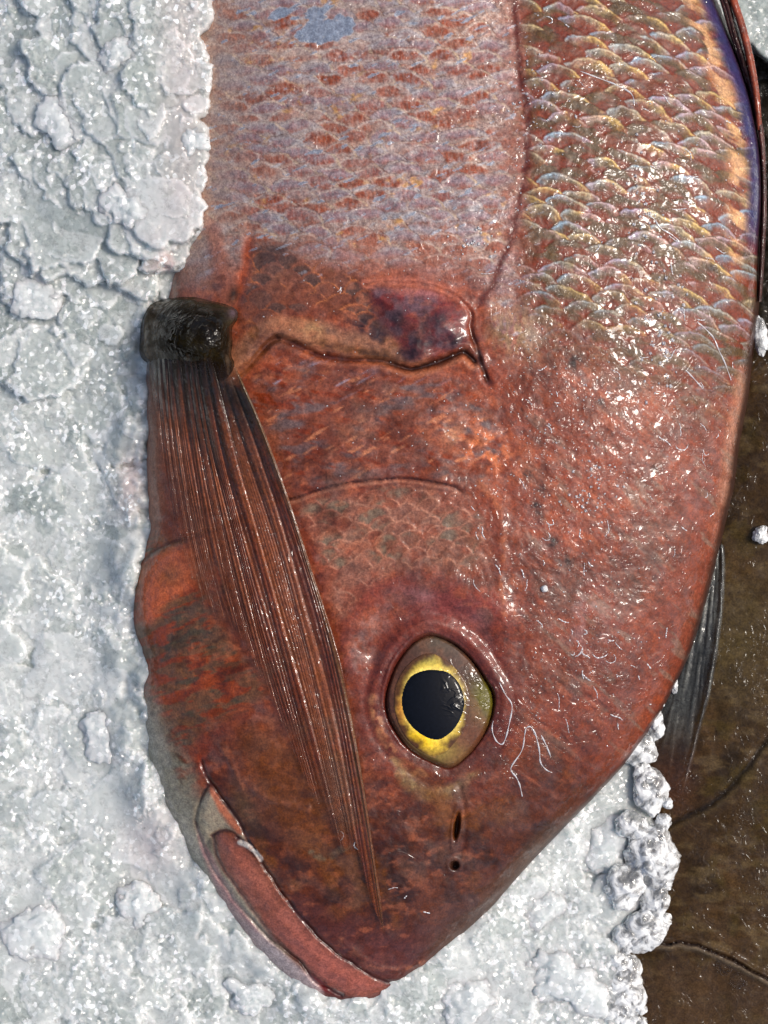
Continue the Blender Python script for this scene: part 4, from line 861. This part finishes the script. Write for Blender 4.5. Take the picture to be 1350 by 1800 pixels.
def plate(cu, cv, r, z, tu, tv, seed, fr_, asp=1.0, rot=0.0, bevel=4.5):
    i0 = max(int((cu - r * 1.5 - iu0) / SI), 0); i1 = min(int((cu + r * 1.5 - iu0) / SI) + 1, Ui.shape[1]); j0 = max(int((cv - r * 1.5 - iv0) / SI), 0); j1 = min(int((cv + r * 1.5 - iv0) / SI) + 1, Ui.shape[0])
    if i1 <= i0 or j1 <= j0: return
    sl = (slice(j0, j1), slice(i0, i1)); u = Ui[sl] - cu; v = Vi[sl] - cv
    x = (u * math.cos(rot) + v * math.sin(rot)) * asp; y = (-u * math.sin(rot) + v * math.cos(rot)) / asp
    a = np.arctan2(y, x)
    # angular polygon-like radius
    R = r * np.ones_like(a)
    rr__ = random.Random(seed); k = rr__.randint(4, 6); offs = [rr__.uniform(-.5, .5) for _ in range(k)]; dist = [rr__.uniform(.55, 1.1) for _ in range(k)]
    for q_ in range(k):
        an = 2 * math.pi * q_ / k + offs[q_]; cs = np.cos(a - an); R = np.minimum(R, np.where(cs > .2, r * dist[q_] / np.maximum(cs, .2), 9e9))
    sd = R - np.hypot(x, y) + r * .22 * fbm(Ui[sl], Vi[sl], 30, 3, seed % 97) + 4.5 * fbm(Ui[sl], Vi[sl], 10, 3, seed % 89)
    h = z + tu * u + tv * v - np.maximum(0, bevel - sd) ** 2 / (bevel * 2.2) - 7 * np.maximum(0, -sd)
    h += 1.6 * fbm(Ui[sl], Vi[sl], 30, 2, seed % 83)
    m_ = (h > Zi[sl]) & (sd > -4)
    Zi[sl] = np.where(m_, h, Zi[sl]); frost[sl] = np.where(m_, fr_ + .35 * sm(10, 0, sd), frost[sl]); pid[sl] = np.where(m_, (seed * .618) % 1, pid[sl]); rim[sl] = np.where(m_, sm(12, 0, sd), rim[sl])
cand = []
for i in range(1500):
    cand.append((rs.uniform(-110, 1190), rs.uniform(-110, 1900), rs.choice([18, 26, 36, 48, 64, 85, 105]), i))
cand.sort(key=lambda c: -c[2])
for cu, cv, r, i in cand:
    a = int((cu - iu0) / SI); b = int((cv - iv0) / SI); a = min(max(a, 0), Ui.shape[1] - 1); b = min(max(b, 0), Ui.shape[0] - 1)
    if sI[b, a] < r * .75 or sBody[b, a] > 30: continue
    mound = 0 * sm(-100, 250, cu)
    if cu > 1200: continue
    if sM[b, a] > 0 and cv < 640: continue
    plate(cu, cv, r, float(level(np.array([[cu]]), np.array([[cv]]))[0, 0]) + rs.uniform(-3, 4) + (75 - r) * .05 + mound * (1 if sM[b, a] > 0 else 0), rs.uniform(-.12, .12), rs.uniform(-.12, .12), 1000 + i * 7, rs.uniform(.1, .9), rs.uniform(.8, 1.25), rs.uniform(0, 3.1))
# the heap that covers the belly edge
mb = sm(-260, 330, Ui)
lowf = blur(Zi, 40); Zi = lowf + (Zi - lowf) * .42
Zi += (34 + 30 * fbm(Ui, Vi, 46, 3, 79)) * sm(-95, -4, sBody) * sm(1000, 700, Ui) * (1 - .6 * sm(1250, 1500, Vi)) + 12 * sm(-80, -4, sBody) * sm(1250, 1400, Vi) * sm(1200, 1000, Ui)
hm_ = 30 + (108 - 68 * sm(360, 520, Vi) - 50 * sm(500, 900, Vi)) * mb - 14 * sm(700, 900, Vi) - np.maximum(0, 12 - sM) ** 2 / 14 - 8 * np.maximum(-sM, 0) + 5 * fbm(Ui, Vi, 70, 3, 60)
mm = (hm_ > Zi) & (sM > -12)
Zi = np.where(mm, hm_, Zi); frost = np.where(mm, .6 + .3 * fbm(Ui, Vi, 60, 3, 61), frost); rim = np.where(mm, sm(14, 0, sM), rim)
for k in range(260):
    cu = rs.uniform(-60, 350); cv = rs.uniform(-60, 640); r = rs.choice([16, 22, 30, 42, 58, 75])
    a = int((cu - iu0) / SI); b = int((cv - iv0) / SI)
    if sM[b, a] < r * .8 - 6: continue
    plate(cu, cv, r, 30 + (108 - 68 * float(sm(360, 520, np.array(cv)))) * float(sm(-260, 330, np.array(cu))) + rs.uniform(-2, 4), rs.uniform(-.10, .12), rs.uniform(-.10, .10), 9000 + k * 13, rs.uniform(.2, .95), rs.uniform(.8, 1.25), rs.uniform(0, 3))
# granular relief
w1, w2, wi = worley(Ui / 13 + .3 * fbm(Ui, Vi, 20, 2, 70), Vi / 13 + .3 * fbm(Ui, Vi, 20, 2, 71), 4)
gr = np.clip(.12 + 1.2 * sm(-.25, .35, fbm(Ui, Vi, 75, 4, 72)) + .6 * rim - .0 * pid, .15, 1.5)
gr *= np.where(pid > .72, .45, 1)
Zi += gr * (2.0 * (1 - w1) - 1.0 + 1.6 * fbm(Ui, Vi, 11, 3, 73)) + .6 * fbm(Ui, Vi, 5.5, 1, 74)
Zi -= 11 * np.maximum(0, 4 - sI) * (sI < 4)
Zi = Zi * .7 + blur(Zi, 2) * .3
Zi = np.where(sI < 6, Zi, Zi); Zi = np.maximum(Zi, -95)
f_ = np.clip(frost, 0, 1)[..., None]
f_ = np.clip(f_ + .35 * sm(700, 1400, Vi)[..., None] - .15, 0, 1)  # lower ice made paler: brighter light put into the colour
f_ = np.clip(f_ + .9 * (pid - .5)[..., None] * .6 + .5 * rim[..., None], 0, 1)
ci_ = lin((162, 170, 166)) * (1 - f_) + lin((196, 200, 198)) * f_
pk_ = np.exp(-(((Ui - 310) / 60) ** 2 + ((Vi - 470) / 50) ** 2)) * .5 * sm(-.1, .4, fbm(Ui, Vi, 30, 3, 75)) + .4 * np.exp(-(((Ui - 230) / 22) ** 2 + ((Vi - 850) / 60) ** 2)) + .25 * np.exp(-(((Ui - 270) / 50) ** 2 + ((Vi - 1480) / 60) ** 2)) + .25 * sm(430, 300, Ui) * sm(240, 340, Ui) * sm(560, 300, Vi)
ci_ = ci_ * (1 - np.clip(pk_, 0, 1)[..., None]) + lin((222, 186, 180)) * np.clip(pk_, 0, 1)[..., None]
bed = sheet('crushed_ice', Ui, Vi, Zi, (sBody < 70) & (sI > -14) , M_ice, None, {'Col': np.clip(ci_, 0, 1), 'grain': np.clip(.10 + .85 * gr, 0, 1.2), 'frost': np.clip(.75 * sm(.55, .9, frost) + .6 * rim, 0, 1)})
tag(bed, 'bed of white crushed ice heaped round the red fish', 'ice', kind='stuff')
Zc = np.maximum(blur(Zi, 12) - 13, -97)
wa, wb, wc = worley(Ui / 30 + .4 * fbm(Ui, Vi, 30, 2, 77), Vi / 30 + .4 * fbm(Ui, Vi, 30, 2, 78), 9)
Zc += 7 * (wc - .5) * sm(0, .15, wb - wa) - 4 * sm(.1, 0, wb - wa)
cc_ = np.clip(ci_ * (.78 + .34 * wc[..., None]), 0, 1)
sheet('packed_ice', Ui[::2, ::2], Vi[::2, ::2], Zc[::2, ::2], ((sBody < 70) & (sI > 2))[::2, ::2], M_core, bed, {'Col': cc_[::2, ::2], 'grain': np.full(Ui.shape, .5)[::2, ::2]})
# white tray floor that carries the ice
tu, tv = grid(-500, 1900, -500, 2300, 100)
tray = sheet('tray_floor', tu, tv, np.full(tu.shape, -100.0), np.ones(tu.shape, bool), M_core, None, {'Col': np.full(tu.shape + (3,), .6), 'grain': np.zeros(tu.shape)})
tag(tray, None, None, kind='structure')

# ------------------------------------------------------------------ single lumps of ice
def icezf(u, v):
    return float(bil(Zi, iu0, iv0, SI, np.array([[float(u)]]), np.array([[float(v)]]))[0, 0])
import bmesh
def lump(u, v, ru, rv, rz, z, mat, seed, label, group=None, rot=0, rough_=.16, name='ice_chunk', facet=.5, cat='ice chunk'):
    bm = bmesh.new(); bmesh.ops.create_icosphere(bm, subdivisions=5, radius=1)
    co = np.array([w_.co[:] for w_ in bm.verts]); r_ = np.random.RandomState(seed)
    # facets: cut by random planes, then knobbly noise
    s_ = np.ones(len(co)) * 1.0
    for k in range(9):
        nrm = r_.normal(size=3); nrm /= np.linalg.norm(nrm); dd_ = r_.uniform(.72, 1.0); c_ = co @ nrm
        s_ = np.minimum(s_, np.where(c_ > .15, dd_ / np.maximum(c_, .15), 9))
    s_ = facet * s_ + (1 - facet)
    px_ = co * np.array([ru, rv, rz])
    n_ = fbm(px_[:, 0] + px_[:, 2] * .7 + seed * 31, px_[:, 1] - px_[:, 2] * .5, max(min(ru, rv) * .7, 5), 4, seed)
    s_ = s_ * (1 + rough_ * n_ + (.16 * fbm(px_[:, 0] + seed, px_[:, 1] + px_[:, 2], 13, 3, seed + 9) if facet == 1.0 else 0) + .05 * fbm(px_[:, 0] - px_[:, 2], px_[:, 1] + px_[:, 2] + seed, 7, 2, seed + 5))
    px_ = co * s_[:, None] * np.array([ru, rv, rz]); a = math.radians(rot)
    X = px_[:, 0] * math.cos(a) - px_[:, 1] * math.sin(a); Y = px_[:, 0] * math.sin(a) + px_[:, 1] * math.cos(a)
    me = bpy.data.meshes.new(name); bm.to_mesh(me); bm.free()
    w3 = P(np.array([float(u)]), np.array([float(v)]), np.array([float(z)]))[0]
    me.vertices.foreach_set('co', (np.stack([X, -Y, px_[:, 2]], 1) * K).astype(np.float32).ravel()); me.update()
    for p_ in me.polygons: p_.use_smooth = True
    if mat is M_frost:
        n0 = len(me.vertices); at = me.attributes.new('Col', 'FLOAT_COLOR', 'POINT'); c0 = lin((196, 201, 200))
        at.data.foreach_set('color', np.tile(np.array([*c0, 1.0]), n0).astype(np.float32))
        at = me.attributes.new('grain', 'FLOAT', 'POINT'); at.data.foreach_set('value', np.clip(.5 + .6 * sm(-.2, .4, fbm(X, Y, 30, 3, seed)), 0, 1).astype(np.float32))
    o = link(name, me, mat); o.location = w3
    return tag(o, label, cat, group)
E = 'clear lumps of ice along the edge of the ice bed'
for a in ((1142, 1394, 32, 44, 22, 30, M_clear, 1, 'knobbly clear ice lump on the brown fish just below the red forehead'),
          (1173, 1412, 9, 10, 9, 30, M_clear, 2, 'tiny round bead of clear ice beside the knobbly lump'),
          (1140, 1502, 52, 62, 30, 28, M_clear, 3, 'largest clear rounded ice lump bulging over the brown fish'),
          (1152, 1588, 26, 32, 20, 30, M_clear, 4, 'small upright clear lump under the largest clear lump'),
          (1132, 1634, 46, 40, 24, 28, M_clear, 5, 'glassy pitted lump above the dark notch in the ice edge'),
          (1096, 1730, 38, 58, 22, 28, M_clear, 6, 'long clear slab pointing down at the bottom of the ice edge'),
          (1108, 1798, 36, 18, 16, 30, M_clear, 7, 'flat clear piece cut by the bottom of the picture'),
          (1152, 1270, 16, 30, 14, 22, M_clear, 8, 'narrow upright ice piece beside the tip of the grey fin'),
          (1122, 1316, 32, 28, 18, 26, M_clear, 9, 'grey glassy ice piece touching the red forehead'),
          (1186, 1206, 6, 15, 8, 24, M_clear, 10, 'thin white ice sliver between red fish and grey fin')):
    lump(a[0], a[1], a[2], a[3], a[4] * .8, a[5], a[6], a[7], a[8], E, facet=.8, rough_=.30)
rs3 = random.Random(8)
for (u_, v_, r_, lb) in ((1128, 1356, 18, 'small clear ice piece tucked between the knobbly lump and the red forehead'), (1166, 1446, 16, 'small clear ice piece just above the largest clear lump'),
        (1112, 1452, 30, 'half melted ice piece left of the largest clear lump, the upper one'), (1100, 1560, 34, 'half melted ice piece left of the largest clear lump, the lower one'), (1168, 1556, 12, 'pea sized clear ice bead under the largest clear lump'),
        (1166, 1618, 15, 'small clear ice bead on the right side of the glassy pitted lump'), (1100, 1652, 26, 'low clear ice piece left of the dark notch in the ice edge'), (1082, 1690, 24, 'clear ice piece at the inner corner of the dark notch'),
        (1122, 1770, 17, 'small clear ice piece at the foot of the long clear slab'), (1078, 1780, 26, 'half melted ice piece beside the foot of the long clear slab'), (1158, 1232, 11, 'small ice crumb above the narrow upright ice piece')):
    lump(u_, v_, r_, r_ * rs3.uniform(.8, 1.3), r_ * .55, 32 if u_ < 1125 else 28, M_clear, int(u_ + v_), lb, E, rot=rs3.uniform(0, 90), facet=.8, rough_=.30)
F = 'frosted pieces lying on the ice bed'
for a in ((344, 250, 24, 32, 16, 0, 21, 'pinkish smooth ice block beside the scales of the red fish', 0),
          (226, 362, 46, 36, 20, 0, 22, 'pale frosted lump in the middle of the upper left ice', 20),
          (1005, 1735, 92, 62, 30, 0, 23, 'broad white frosted lump at the bottom right of the ice', 10),
          (815, 1755, 66, 60, 28, 0, 24, 'domed frosted lump below the snout', 0),
          (185, 1290, 44, 46, 16, 0, 25, 'smooth flat ice slab left of the gill cover', 5),
          (250, 1600, 50, 42, 20, 0, 26, 'rough ice slab left of the lower jaw', 30),
          (215, 90, 50, 30, 20, 0, 27, 'broken ice lump near the top edge left of the scales', -20),
          (60, 1640, 60, 50, 20, 0, 28, 'wide white lump in the lower left corner', 10),
          (115, 210, 52, 44, 18, 0, 29, 'glassy grey lump in the upper left corner', 40),
          (440, 1745, 52, 34, 18, 0, 30, 'ice lump just under the chin of the red fish', 15),
          (60, 520, 55, 42, 18, 0, 31, 'smooth grey slab left of the dark fin root', -10),
          (950, 1600, 44, 50, 20, 0, 32, 'glittering lump right of the snout', 20),
          (1060, 1480, 50, 60, 20, 0, 33, 'wide pale lump between snout and clear lumps', 20)):
    z = icezf(a[0], a[1])
    lump(a[0], a[1], a[2], a[3], a[4] * .7, z - a[4] * .42, M_frost, a[6], a[7], F, rot=a[8], rough_=.34, facet=1.0)
lump(1337, 590, 13, 36, 9, darkz(np.array([[1337.]]), np.array([[590.]]))[0, 0] + 30, M_clear, 41, 'thin clear ice sliver wedged at the back of the red fish', None, rot=-4)
lump(1336, 940, 13, 19, 10, darkz(np.array([[1336.]]), np.array([[940.]]))[0, 0] + 6, M_clear, 42, 'small lone ice lump on the brown fish near the right edge', facet=.9, rough_=.4)
lump(957, 1035, 6, 6, 5, float(bil(BODYZ, BU0, BV0, ST, np.array([[957.]]), np.array([[1035.]]))[0, 0]) + 2, M_frost, 43, 'tiny white bead of ice on the forehead of the red fish')
lump(1273, 1700, 14, 16, 2, darkz(np.array([[1273.]]), np.array([[1700.]]))[0, 0] + 1, M_drop, 44, 'water drop under the mouth line of the brown fish, the upper one', None, name='water_drop', rough_=.05, facet=0, cat='water drop')
lump(1296, 1724, 13, 15, 2, darkz(np.array([[1296.]]), np.array([[1724.]]))[0, 0] + 1, M_drop, 45, 'water drop on the brown fish, the lower one of the pair', None, name='water_drop', rough_=.05, facet=0, cat='water drop')
